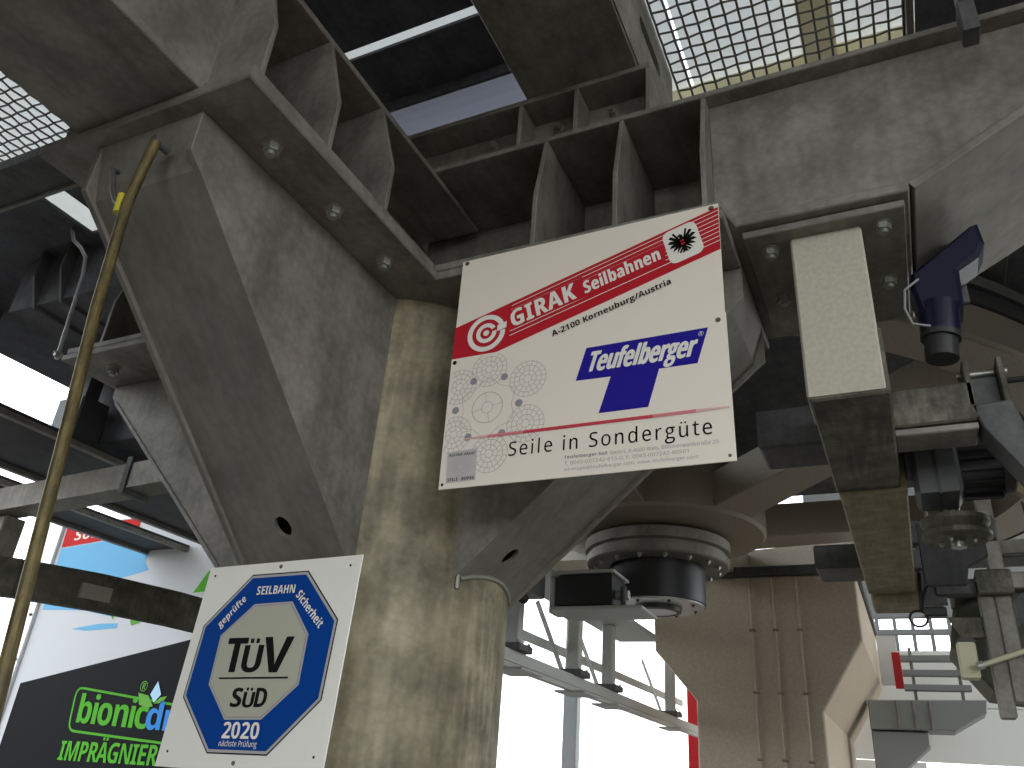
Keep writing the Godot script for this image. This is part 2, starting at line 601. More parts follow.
func build_column() -> void:
	var o := thing("support_column", "massive round galvanised steel column with box-shaped bracket arms, behind the octagon sign", "column", Vector3(COL.x, 0, COL.z))
	part(o, "pipe", Shape.new().lathe(COL, [Vector2(0.42, 0.0), Vector2(0.42, 3.058)], 96), M.galvanised_column)
	part(o, "base_plate", Shape.new().cyl(COL + Vector3(0, 0.0, 0), COL + Vector3(0, 0.03, 0), 0.6, 0.6, 48), M.galvanised)
	arm(o, -1.605, -2.25, Vector3(0, 0, 1), 1.29, 1.255, 2.883, 0.476, 2.173, [1.0, -1.0], [0.045, 0.02], M.galvanised)
	arm(o, -1.57, -2.25, Vector3(1, 0, 0), 1.265, 1.23, 2.90, 0.385, 2.14, [-1.0, 1.0], [0.10, -0.045], M.galvanised)
	arm(o, -1.57, -2.25, Vector3(-1, 0, 0), 1.43, 1.401, 2.954, 0.637, 2.253, [1.0, -1.0], [], M.galvanised)
	# three-armed top plate
	var tp := [Vector3(-1.98, 3.058, -0.915), Vector3(-1.225, 3.058, -0.915), Vector3(-1.225, 3.058, -1.803), Vector3(-0.305, 3.058, -1.803), Vector3(-0.305, 3.058, -2.58),
		Vector3(-3.03, 3.058, -2.58), Vector3(-3.03, 3.058, -1.803), Vector3(-1.98, 3.058, -1.803)]
	var top := part(o, "top_plate", Shape.new().prism(tp, Vector3(0, 0.03, 0), 0.004), M.galvanised)
	for z in [-1.12, -1.39, -1.655]:
		part(top, "bolt", bolt_shape(Vector3(-1.328, 3.058, z), Vector3.DOWN, 0.026), M.zinc_bolt)
		part(top, "bolt", bolt_shape(Vector3(-1.885, 3.058, z), Vector3.DOWN, 0.026), M.zinc_bolt)
	for x in [-2.25, -2.55, -2.85, -1.05, -0.75, -0.45]:
		part(top, "bolt", bolt_shape(Vector3(x, 3.058, -1.92), Vector3.DOWN, 0.026), M.zinc_bolt)
	# weld seams where the side plates meet the pipe
	for q in [[-1.419, -1.872], [-1.791, -1.868]]:
		part(o, "weld_seam", Shape.new().tube([Vector3(q[0], 2.06, q[1]), Vector3(q[0], 2.4, q[1]), Vector3(q[0], 2.8, q[1]), Vector3(q[0], 3.05, q[1])], 0.007, 6), M.weld)
	part(o, "weld_seam", Shape.new().tube([Vector3(-1.185, 2.12, -2.066), Vector3(-1.185, 2.6, -2.066), Vector3(-1.185, 3.05, -2.066)], 0.007, 6), M.weld)

# ---------------------------------------------------------------- beams bolted on top
func build_near_beam() -> void:
	var o := thing("steel_beam", "galvanised beam with tall chamfered stiffeners, running from the column towards the camera", "beam", Vector3(-1.61, 3.09, -0.6))
	var fl := [Vector3(-1.84, 3.092, 1.4), Vector3(-1.40, 3.092, 1.4), Vector3(-1.40, 3.092, -0.93), Vector3(-1.238, 3.092, -0.93), Vector3(-1.238, 3.092, -1.80), Vector3(-1.97, 3.092, -1.80), Vector3(-1.97, 3.092, -0.93), Vector3(-1.84, 3.092, -0.93)]
	part(o, "bottom_flange", Shape.new().prism(fl, Vector3(0, 0.028, 0), 0.003), M.galvanised)
	for x in [-1.435, -1.80]:
		part(o, "box_web", Shape.new().box(Vector3(x - 0.008, 3.12, 1.4), Vector3(x + 0.008, 3.57, -0.955)), M.galvanised)
	part(o, "web", Shape.new().box(Vector3(-1.615, 3.12, -0.971), Vector3(-1.595, 3.57, -2.24)), M.galvanised)
	part(o, "top_flange", Shape.new().box(Vector3(-1.88, 3.57, 1.4), Vector3(-1.33, 3.592, -2.2), 0.003), M.galvanised)
	for z in [-0.955, -1.228, -1.508]:
		for s in [1.0, -1.0]:
			var x0 := -1.594 if s > 0 else -1.616
			var pl := [Vector3(x0, 3.12, z), Vector3(x0 + 0.35 * s, 3.12, z), Vector3(x0 + 0.35 * s, 3.295, z), Vector3(x0 + 0.266 * s, 3.57, z), Vector3(x0, 3.57, z)]
			part(o, "stiffener", Shape.new().prism(pl, Vector3(0, 0, -0.016), 0.002), M.galvanised)

func build_right_beam() -> void:
	var o := thing("steel_beam", "galvanised haunched beam with stiffeners directly above the red and white sign", "beam", Vector3(-0.3, 3.09, -2.2))
	part(o, "bottom_flange", Shape.new().prism([Vector3(-1.238, 3.092, -1.806), Vector3(-0.31, 3.092, -1.806), Vector3(-0.285, 3.092, -1.90), Vector3(0.165, 3.092, -1.90), Vector3(0.165, 3.092, -2.57), Vector3(-1.238, 3.092, -2.57)], Vector3(0, 0.03, 0), 0.004), M.galvanised)
	for z in [-1.92, -2.55]:
		var pl := [Vector3(-0.349, 3.122, z), Vector3(0.165, 3.122, z), Vector3(0.92, 3.565, z), Vector3(2.2, 3.565, z), Vector3(2.2, 3.60, z), Vector3(-0.349, 3.60, z)]
		part(o, "fascia", Shape.new().prism(pl, Vector3(0, 0, -0.018), 0.002), M.galvanised)
	part(o, "web", Shape.new().box(Vector3(-1.585, 3.122, -2.24), Vector3(-0.365, 3.60, -2.26)), M.galvanised)
	part(o, "haunch_flange", Shape.new().prism([Vector3(0.165, 3.122, -1.905), Vector3(0.92, 3.562, -1.905), Vector3(0.92, 3.562, -2.57), Vector3(0.165, 3.122, -2.57)], Vector3(0.012, -0.022, 0), 0.003), M.galvanised)
	part(o, "top_flange", Shape.new().box(Vector3(-1.899, 3.60, -1.868), Vector3(2.2, 3.622, -2.6), 0.003), M.galvanised)
	for x in [-0.905, -0.635, -0.365]:
		var pl := [Vector3(x, 3.122, -2.24), Vector3(x, 3.122, -1.815), Vector3(x, 3.325, -1.815), Vector3(x, 3.60, -1.872), Vector3(x, 3.60, -2.24)]
		part(o, "stiffener", Shape.new().prism(pl, Vector3(0.016, 0, 0), 0.002), M.galvanised)
	# weld bead along the foot of the fascia
	part(o, "weld_seam", Shape.new().tube([Vector3(-0.28, 3.125, -1.917), Vector3(-0.05, 3.126, -1.917), Vector3(0.16, 3.125, -1.917)], 0.008, 6), M.weld)

func build_left_beam() -> void:
	var o := thing("steel_beam", "dark galvanised beam stub leaving the column to the left behind the brass pole", "beam", Vector3(-2.5, 3.09, -2.2))
	part(o, "bottom_flange", Shape.new().box(Vector3(-1.98, 3.092, -1.81), Vector3(-3.02, 3.12, -2.57), 0.003), M.galvanised)
	part(o, "web", Shape.new().box(Vector3(-1.63, 3.12, -2.24), Vector3(-3.0, 3.6, -2.26)), M.galvanised)
	part(o, "top_flange", Shape.new().box(Vector3(-1.9, 3.60, -1.87), Vector3(-3.0, 3.622, -2.6), 0.003), M.galvanised)
	for x in [-2.25, -2.55, -2.85]:
		var pl := [Vector3(x, 3.12, -2.24), Vector3(x, 3.12, -1.82), Vector3(x, 3.325, -1.82), Vector3(x, 3.60, -1.88), Vector3(x, 3.60, -2.24)]
		part(o, "stiffener", Shape.new().prism(pl, Vector3(0.016, 0, 0), 0.002), M.galvanised)

# ---------------------------------------------------------------- platform overhead
func grating(o: Node3D, x0: float, x1: float, z0: float, z1: float, y: float, pitch: float, r: float) -> void:
	var nx := int((x1 - x0) / pitch)
	var nz := int(absf(z1 - z0) / pitch)
	for i in nx + 1:
		var path := []
		for k in nz * 2 + 1:
			path.append(Vector3(x0 + i * pitch, y + (0.004 if (k / 2 + i) % 2 == 0 else -0.004) * (0.0 if k % 2 else 1.0), z0 + (z1 - z0) * k / (nz * 2.0)))
		part(o, "wire", Shape.new().tube(path, r, 6), M.wire)
	for i in nz + 1:
		var path := []
		for k in nx * 2 + 1:
			path.append(Vector3(x0 + (x1 - x0) * k / (nx * 2.0), y + (-0.004 if (k / 2 + i) % 2 == 0 else 0.004) * (0.0 if k % 2 else 1.0), z0 + (z1 - z0) * i / nz))
		part(o, "wire", Shape.new().tube(path, r, 6), M.wire)

func oblong(c: Vector3, ux: Vector3, uy: Vector3, half: float, r: float) -> Array:
	var a := []
	for i in 9:
		a.append(c + ux * half + ux * r * cos(-PI / 2 + PI * i / 8) + uy * r * sin(-PI / 2 + PI * i / 8))
	for i in 9:
		a.append(c - ux * half + ux * r * cos(PI / 2 + PI * i / 8) + uy * r * sin(PI / 2 + PI * i / 8))
	return a

func build_overhead() -> void:
	# low channel on the beam, with dividers and bolts
	var o := thing("crossbeam", "low dark channel beam divided into three bolted bays, above the stiffened beam", "beam", Vector3(-1.0, 3.625, -1.95))
	part(o, "web", Shape.new().box(Vector3(-1.75, 3.625, -1.99), Vector3(-0.535, 3.818, -2.005)), M.galvanised)
	part(o, "top_flange", Shape.new().box(Vector3(-1.75, 3.818, -1.872), Vector3(-0.53, 3.84, -2.005), 0.003), M.galvanised)
	for x in [-1.01, -0.795]:
		part(o, "divider", Shape.new().box(Vector3(x - 0.008, 3.625, -1.875), Vector3(x + 0.008, 3.818, -1.99), 0.002), M.galvanised)
	part(o, "end_plate", Shape.new().box(Vector3(-0.545, 3.625, -1.875), Vector3(-0.53, 3.818, -1.99), 0.002), M.galvanised)
	for x in [-1.17, -0.905, -0.695]:
		part(o, "bolt", bolt_shape(Vector3(x, 3.775, -1.99), Vector3(0, 0, 1), 0.018), M.zinc_bolt)
	# box girder coming overhead, its right flank pierced by an oblong hole
	o = thing("box_girder", "wide steel box girder passing overhead beside the wire grating, with a pierced flank", "beam", Vector3(-0.78, 3.84, -1.0))
	part(o, "underside", Shape.new().box(Vector3(-0.99, 3.842, -2.08), Vector3(-0.575, 3.856, 1.4), 0.002), M.galvanised)
	part(o, "left_flank", Shape.new().box(Vector3(-0.99, 3.856, -2.08), Vector3(-0.975, 4.26, 1.4)), M.galvanised)
	var side := [Vector3(-0.585, 3.856, -2.35), Vector3(-0.585, 3.856, 1.4), Vector3(-0.585, 4.26, 1.4), Vector3(-0.585, 4.26, -2.35)]
	part(o, "right_flank", Shape.new().prism(side, Vector3(0.015, 0, 0), 0.0, [oblong(Vector3(-0.585, 4.10, -2.03), Vector3(0, 0, 1), Vector3.UP, 0.10, 0.035)]), M.galvanised)
	part(o, "top_plate", Shape.new().box(Vector3(-0.99, 4.26, -2.35), Vector3(-0.57, 4.275, 1.4)), M.galvanised)
	# gratings
	o = thing("wire_grating", "crimped wire grating panel against the bright roof, above the fascia plate", "grating", Vector3(-0.13, 4.23, -2.0))
	grating(o, -0.555, 0.295, -1.45, -2.45, 4.24, 0.05, 0.0046)
	part(o, "frame", Shape.new().box(Vector3(0.30, 4.20, -1.4), Vector3(0.325, 4.26, -2.5), 0.002), M.galvanised)
	part(o, "frame", Shape.new().box(Vector3(-0.56, 4.22, -2.5), Vector3(0.325, 4.26, -2.475), 0.002), M.galvanised)
	o = thing("wire_grating", "crimped wire grating panel at the left, beyond the brass pole's bracket", "grating", Vector3(-3.1, 4.23, -1.2))
	grating(o, -4.4, -2.2, -0.6, -1.7, 4.24, 0.055, 0.0048)
	part(o, "frame", Shape.new().box(Vector3(-4.45, 4.20, -1.71), Vector3(-2.15, 4.26, -1.74), 0.002), M.dark_steel)
	# deck plates
	o = thing("deck_plate", "dark deck plate overhead with a bright slit along its edge, and an added plate blocking roof light", "deck", Vector3(-1.5, 4.3, -0.5))
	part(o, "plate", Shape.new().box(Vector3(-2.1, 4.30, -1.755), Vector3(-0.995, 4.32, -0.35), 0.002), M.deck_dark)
	part(o, "plate", Shape.new().box(Vector3(-5.2, 4.30, -0.34), Vector3(2.6, 4.32, 3.6), 0.002), M.deck_dark)  # added out of view above the camera to stop roof light
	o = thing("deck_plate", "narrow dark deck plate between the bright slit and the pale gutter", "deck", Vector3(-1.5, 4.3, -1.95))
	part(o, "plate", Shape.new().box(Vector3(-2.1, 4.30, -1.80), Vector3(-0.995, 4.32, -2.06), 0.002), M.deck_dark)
	part(o, "lip", Shape.new().box(Vector3(-2.1, 4.24, -2.045), Vector3(-0.995, 4.30, -2.06), 0.002), M.deck_dark)
	o = thing("gutter", "curved pale bluish gutter sheet, made translucent to look lit, above the channel beam", "gutter", Vector3(-1.5, 4.1, -2.1))
	var g := Shape.new()
	var prev := []
	for i in 15:
		var t := PI * 0.5 * i / 14.0
		var p := Vector3(0, 4.14 + 0.46 * sin(t), -2.36 + 0.30 * (1.0 - cos(t)))
		if prev:
			g.quad(prev[0] + Vector3(-2.6, 0, 0), prev[0] + Vector3(-0.995, 0, 0), p + Vector3(-0.995, 0, 0), p + Vector3(-2.6, 0, 0), Vector3(0, -1, 1))
			g.quad(prev[0] + Vector3(-2.6, 0.004, -0.004), prev[0] + Vector3(-0.995, 0.004, -0.004), p + Vector3(-0.995, 0.004, -0.004), p + Vector3(-2.6, 0.004, -0.004), Vector3(0, 1, -1))
		prev = [p]
	part(o, "sheet", g, M.sheet_blue)
	o = thing("deck_plate", "dark deck plate overhead at the right of the wire grating", "deck", Vector3(1.2, 4.2, -1.5))
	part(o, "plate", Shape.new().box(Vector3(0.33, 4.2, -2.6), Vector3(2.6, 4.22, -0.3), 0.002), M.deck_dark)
	part(o, "rib", Shape.new().box(Vector3(0.352, 3.55, -1.72), Vector3(0.385, 4.2, -1.80), 0.003), M.galvanised)
	part(o, "rib_foot", Shape.new().box(Vector3(0.345, 3.44, -1.74), Vector3(0.385, 3.55, -1.80), 0.003), M.dark_steel)
	o = thing("deck_plate", "dark deck plate far left, edged by bright sky", "deck", Vector3(-3.5, 3.9, -3.0))
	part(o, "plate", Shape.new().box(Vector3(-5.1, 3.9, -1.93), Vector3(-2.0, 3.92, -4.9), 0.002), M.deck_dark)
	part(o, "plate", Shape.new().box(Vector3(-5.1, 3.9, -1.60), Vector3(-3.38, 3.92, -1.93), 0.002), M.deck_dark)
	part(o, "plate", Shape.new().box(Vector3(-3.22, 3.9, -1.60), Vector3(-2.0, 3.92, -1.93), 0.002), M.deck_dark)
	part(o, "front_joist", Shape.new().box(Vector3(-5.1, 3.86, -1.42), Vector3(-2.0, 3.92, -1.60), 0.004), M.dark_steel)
	part(o, "edge_strip", Shape.new().box(Vector3(-5.1, 3.84, -1.595), Vector3(-2.0, 3.86, -1.61), 0.002), M.galvanised)
	for x in [-4.6, -3.75, -3.55]:
		part(o, "rib", Shape.new().prism([Vector3(x, 3.9, -1.94), Vector3(x, 3.74, -1.94), Vector3(x, 3.58, -2.0), Vector3(x, 3.58, -2.3), Vector3(x, 3.9, -2.3)], Vector3(0.015, 0, 0), 0.002), M.dark_steel)
	part(o, "side_girder", Shape.new().box(Vector3(-4.80, 3.40, -3.12), Vector3(-4.05, 3.9, -4.2), 0.006), M.deck_dark)
	part(o, "underbeam", Shape.new().box(Vector3(-3.95, 3.6, -2.0), Vector3(-3.05, 3.9, -2.3), 0.004), M.deck_dark)
	o = thing("deck_plate", "broad dark deck added over the bull wheel to block roof light", "deck", Vector3(0.7, 4.05, -5.2))
	part(o, "plate", Shape.new().box(Vector3(-2.0, 4.06, -2.62), Vector3(3.4, 4.08, -7.0), 0.002), M.deck_dark)  # added cover, keeps roof light off the wheel so it stays dark
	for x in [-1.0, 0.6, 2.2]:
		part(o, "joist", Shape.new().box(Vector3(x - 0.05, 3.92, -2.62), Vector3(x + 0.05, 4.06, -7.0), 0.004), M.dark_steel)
	o = thing("hanging_box", "small dark box hanging below the left deck against the bright sky", "box", Vector3(-4.3, 3.3, -2.95))
	part(o, "housing", Shape.new().box(Vector3(-4.74, 3.35, -2.9), Vector3(-4.50, 3.64, -3.1), 0.012), M.motor_grey)
	part(o, "hanger", Shape.new().box(Vector3(-4.67, 3.64, -2.95), Vector3(-4.57, 3.9, -3.05), 0.004), M.dark_steel)

# ---------------------------------------------------------------- hanger beside the sign
func build_hanger() -> void:
	var o := thing("hanger_bracket", "pale painted steel hanger bolted under the beam, its arm reaching back under the wheel", "bracket", Vector3(-0.06, 2.56, -2.1))
	part(o, "head_plate", Shape.new().box(Vector3(-0.275, 3.066, -1.93), Vector3(0.15, 3.09, -2.5), 0.003), M.galvanised)
	part(o, "post", Shape.new().box(Vector3(-0.153, 2.56, -1.98), Vector3(0.037, 3.066, -2.17), 0.006), M.pale_paint)
	var a := part(o, "arm", Shape.new().box(Vector3(-0.148, 2.55, -1.985), Vector3(0.046, 2.74, -2.70), 0.006), M.worn_box)
	part(a, "arm_extension", Shape.new().box(Vector3(-0.14, 2.54, -2.70), Vector3(0.064, 2.72, -4.12), 0.006), M.rust_box)
	part(a, "end_stop", Shape.new().box(Vector3(-0.13, 2.5, -4.14), Vector3(0.08, 2.76, -4.36), 0.01), M.rust_box)
	part(a, "side_block", Shape.new().box(Vector3(-0.36, 2.655, -2.52), Vector3(-0.148, 2.80, -2.72), 0.01), M.dark_steel)
	part(a, "side_block", Shape.new().box(Vector3(-0.34, 2.60, -3.85), Vector3(-0.14, 2.71, -4.12), 0.01), M.dark_steel)
	for p in [Vector3(-0.21, 3.066, -2.01), Vector3(0.092, 3.066, -1.99), Vector3(0.095, 3.066, -2.27), Vector3(-0.21, 3.066, -2.27)]:
		part(o, "bolt", bolt_shape(p, Vector3.DOWN, 0.024), M.zinc_bolt)

# ---------------------------------------------------------------- bull wheel
func build_wheel() -> void:
	var o := thing("bull_wheel", "huge horizontal bull wheel with box spokes overhead behind the sign", "wheel", WHEEL + Vector3(0, 2.8, 0))
	var c := WHEEL
	part(o, "rim", Shape.new().lathe(c, [Vector2(2.42, 3.59), Vector2(2.70, 3.56), Vector2(2.72, 3.57), Vector2(2.755, 3.69), Vector2(2.70, 3.70), Vector2(2.70, 3.86), Vector2(2.42, 3.86)], 128, true), M.wheel_paint)
	part(o, "rim_edge", Shape.new().lathe(c, [Vector2(2.722, 3.555), Vector2(2.74, 3.565), Vector2(2.775, 3.70), Vector2(2.757, 3.70)], 128, true), M.bright_rim)
	part(o, "rubber_liner", Shape.new().lathe(c, [Vector2(2.70, 3.70), Vector2(2.79, 3.705), Vector2(2.81, 3.73), Vector2(2.81, 3.76), Vector2(2.79, 3.78), Vector2(2.70, 3.785)], 128, true), M.black_rubber)
	part(o, "upper_edge", Shape.new().lathe(c, [Vector2(2.70, 3.79), Vector2(2.80, 3.80), Vector2(2.80, 3.86), Vector2(2.70, 3.86)], 128, true), M.dark_steel)
	part(o, "hub_disc", Shape.new().lathe(c, [Vector2(0.3, 3.24), Vector2(0.74, 3.29), Vector2(0.76, 3.31), Vector2(0.76, 3.70), Vector2(0.3, 3.72)], 64, true), M.wheel_paint)
	for k in 6:
		var ang := TAU * k / 6.0 + 0.576
		var d := Vector3(cos(ang), 0, sin(ang))
		var p := Vector3(-d.z, 0, d.x)
		var q := [c + d * 0.72 + p * 0.17 + Vector3(0, 3.31, 0), c + d * 2.46 + p * 0.12 + Vector3(0, 3.58, 0), c + d * 2.46 - p * 0.12 + Vector3(0, 3.58, 0), c + d * 0.72 - p * 0.17 + Vector3(0, 3.31, 0)]
		part(o, "spoke", Shape.new().prism(q, Vector3(0, 0.24, 0), 0.006), M.wheel_paint)
	# bearing
	part(o, "bearing_flange", Shape.new().lathe(c, [Vector2(0.3, 3.07), Vector2(0.49, 3.07), Vector2(0.50, 3.08), Vector2(0.50, 3.13), Vector2(0.48, 3.14), Vector2(0.48, 3.155), Vector2(0.51, 3.165), Vector2(0.51, 3.235), Vector2(0.49, 3.245), Vector2(0.3, 3.245)], 64, true), M.galvanised)
	var h := part(o, "hub", Shape.new().lathe(c, [Vector2(0.20, 2.81), Vector2(0.325, 2.81), Vector2(0.33, 2.815), Vector2(0.33, 3.07), Vector2(0.2, 3.07)], 64, true), M.black_paint)
	part(h, "cover_ring", Shape.new().lathe(c, [Vector2(0.15, 2.80), Vector2(0.31, 2.80), Vector2(0.318, 2.805), Vector2(0.318, 2.81), Vector2(0.15, 2.81)], 64, true), M.aluminium, "bright bare metal ring")
	part(h, "axle_collar", Shape.new().lathe(c, [Vector2(0.13, 2.765), Vector2(0.16, 2.77), Vector2(0.165, 2.80), Vector2(0.13, 2.80)], 48, true), M.black_paint)
	part(h, "axle_end", Shape.new().cyl(c + Vector3(0, 2.77, 0), c + Vector3(0, 2.82, 0), 0.135, 0.135, 40), M.aluminium)
	for k in 8:
		var ang := TAU * (k + 0.3) / 8.0
		var d := Vector3(cos(ang), 0, sin(ang))
		part(h, "screw", bolt_shape(c + d * 0.27 + Vector3(0, 2.80, 0), Vector3.DOWN, 0.012), M.black_paint)
	for k in 16:
		var ang := TAU * k / 16.0
		part(o, "bolt", bolt_shape(c + Vector3(cos(ang), 0, sin(ang)) * 0.43 + Vector3(0, 3.07, 0), Vector3.DOWN, 0.02), M.zinc_bolt)

# ---------------------------------------------------------------- beige pylon
func build_pylon() -> void:
	var o := thing("pylon", "broad beige painted pylon with a widened head, under the wheel hub", "pylon", Vector3(-1.18, 0, -8.6))
	var z := -7.2
	var pl := [Vector3(-1.69, 0, z), Vector3(-1.69, 2.39, z), Vector3(-2.045, 2.80, z), Vector3(-2.06, 3.42, z), Vector3(-0.33, 3.42, z), Vector3(-0.33, 2.88, z), Vector3(-0.68, 2.33, z), Vector3(-0.68, 0, z)]
	part(o, "body", Shape.new().prism(pl, Vector3(0, 0, -3.0), 0.012), M.beige_pylon)
	for x in [-1.19, -0.998, -0.803]:
		var c := part(o, "conduit", Shape.new().tube([Vector3(x, 0.0, z + 0.025), Vector3(x, 1.7, z + 0.025), Vector3(x, 3.4, z + 0.025)], 0.011, 8), M.beige_pylon)
		for y in [1.95, 2.45, 2.95]:
			part(c, "clip", Shape.new().box(Vector3(x - 0.022, y, z), Vector3(x + 0.022, y + 0.02, z + 0.04), 0.004), M.galvanised)
	part(o, "head_rail", Shape.new().box(Vector3(-2.06, 3.42, -7.15), Vector3(-0.3, 3.50, -10.2), 0.005), M.dark_steel)

# ---------------------------------------------------------------- guide rail behind
func build_guide_rail() -> void:
	var o := thing("guide_rail", "grey tubular cabin guide rail on hangers in front of the bright glazing", "rail", Vector3(-2.2, 2.3, -7))
	part(o, "rail", Shape.new().bar(Vector3(-2.2, 2.32, -3.2), Vector3(-2.2, 2.32, -9.6), 0.09, 0.07, Vector3.RIGHT, 0.012), M.rail_grey)
	part(o, "lower_rail", Shape.new().bar(Vector3(-2.16, 2.26, -3.2), Vector3(-2.16, 2.26, -9.6), 0.05, 0.03, Vector3.RIGHT, 0.006), M.rail_grey)
	part(o, "stay_bar", Shape.new().bar(Vector3(-2.42, 2.55, -3.2), Vector3(-2.42, 2.62, -9.6), 0.03, 0.06, Vector3.RIGHT, 0.006), M.rail_grey)
	for z in [-4.6, -5.64, -6.4, -8.27]:
		var p := part(o, "hanger_post", Shape.new().box(Vector3(-2.245, 2.38, z + 0.045), Vector3(-2.155, 2.86, z - 0.045), 0.008), M.rail_grey)
		part(p, "clamp", Shape.new().box(Vector3(-2.29, 2.355, z + 0.1), Vector3(-2.11, 2.40, z - 0.1), 0.006), M.dark_steel)
		part(p, "clamp_bolt", bolt_shape(Vector3(-2.13, 2.40, z + 0.08), Vector3.UP, 0.014), M.zinc_bolt)
		part(p, "clamp_bolt", bolt_shape(Vector3(-2.13, 2.40, z - 0.08), Vector3.UP, 0.014), M.zinc_bolt)
		part(o, "rail_foot", Shape.new().box(Vector3(-2.28, 2.235, z + 0.16), Vector3(-2.06, 2.25, z - 0.16), 0.004), M.rail_grey)
		part(o, "brace", Shape.new().bar(Vector3(-2.3, 2.40, z - 0.02), Vector3(-2.42, 2.85, z + 0.22), 0.07, 0.012, Vector3(0, 0, 1)), M.pale_wall)
	o = thing("rail_girder", "dark girder carrying the guide rail hangers, under the wheel", "girder", Vector3(-2.2, 2.86, -6.2))
	part(o, "girder", Shape.new().box(Vector3(-2.36, 2.862, -4.2), Vector3(-1.98, 2.90, -7.15), 0.006), M.rail_grey)
	part(o, "upstand", Shape.new().box(Vector3(-2.36, 2.90, -4.2), Vector3(-2.33, 3.1, -7.15), 0.006), M.dark_steel)
	o = thing("drive_box", "black drive box on a tray between the column and the wheel hub", "box", Vector3(-1.75, 2.64, -4.85))
	part(o, "housing", Shape.new().box(Vector3(-1.98, 2.655, -4.75), Vector3(-1.62, 2.86, -5.02), 0.012), M.black_paint)
	part(o, "tray", Shape.new().box(Vector3(-2.02, 2.63, -4.72), Vector3(-1.42, 2.652, -5.06), 0.004), M.rail_grey)
	part(o, "cover_lip", Shape.new().box(Vector3(-2.0, 2.86, -4.73), Vector3(-1.60, 2.88, -5.04), 0.004), M.rail_grey)
	part(o, "connector", Shape.new().cyl(Vector3(-1.62, 2.74, -4.85), Vector3(-1.54, 2.74, -4.85), 0.03, 0.03, 12), M.rail_grey)
	part(o, "connector", Shape.new().cyl(Vector3(-1.56, 2.652, -4.8), Vector3(-1.56, 2.78, -4.8), 0.018, 0.018, 12), M.dark_steel)
	part(o, "bracket", Shape.new().box(Vector3(-2.06, 2.63, -4.8), Vector3(-2.02, 2.862, -4.95), 0.004), M.rail_grey)
	o = thing("limit_switch", "small dark switch box beside the column under the wheel", "switch", Vector3(-2.05, 2.7, -4.4))
	part(o, "housing", Shape.new().box(Vector3(-2.12, 2.66, -4.25), Vector3(-1.98, 2.86, -4.55), 0.01), M.motor_grey)
	part(o, "roller", Shape.new().cyl(Vector3(-2.05, 2.63, -4.32), Vector3(-2.05, 2.63, -4.40), 0.03, 0.03, 14), M.black_rubber)
	part(o, "lever", Shape.new().bar(Vector3(-2.05, 2.63, -4.42), Vector3(-2.05, 2.72, -4.42), 0.02, 0.01), M.zinc_bolt)

# ---------------------------------------------------------------- signs on the beam
const SO := Vector3(-1.128, 3.101, -1.797)
func sg(u: float, w: float, lay := 0.0) -> Vector3:
	return SO + Vector3(u, -w, 0.0006 * lay)

func sign_screw(o: Node, p: Vector3, r: float, m: Material) -> void:
	var s := Shape.new()
	s.cyl(p, p + Vector3(0, 0, r * 0.4), r, r * 0.75, 14)
	s.box(p + Vector3(-r * 0.6, -r * 0.12, r * 0.4), p + Vector3(r * 0.6, r * 0.12, r * 0.5))
	part(o, "screw", s, m)

func strip(a: Vector3, b: Vector3, w: float, nrm: Vector3) -> Array:
	var t := nrm.cross((b - a).normalized()) * w / 2
	return [a + t, b + t, b - t, a - t]

func annulus(s: Shape, c: Vector3, r0: float, r1: float, a0 := 0.0, a1 := TAU, seg := 32) -> void:
	for i in seg:
		var x := a0 + (a1 - a0) * i / seg
		var y := a0 + (a1 - a0) * (i + 1) / seg
		var e := Vector3(cos(x), sin(x), 0)
		var g := Vector3(cos(y), sin(y), 0)
		s.quad(c + e * r0, c + e * r1, c + g * r1, c + g * r0, Vector3(0, 0, 1))

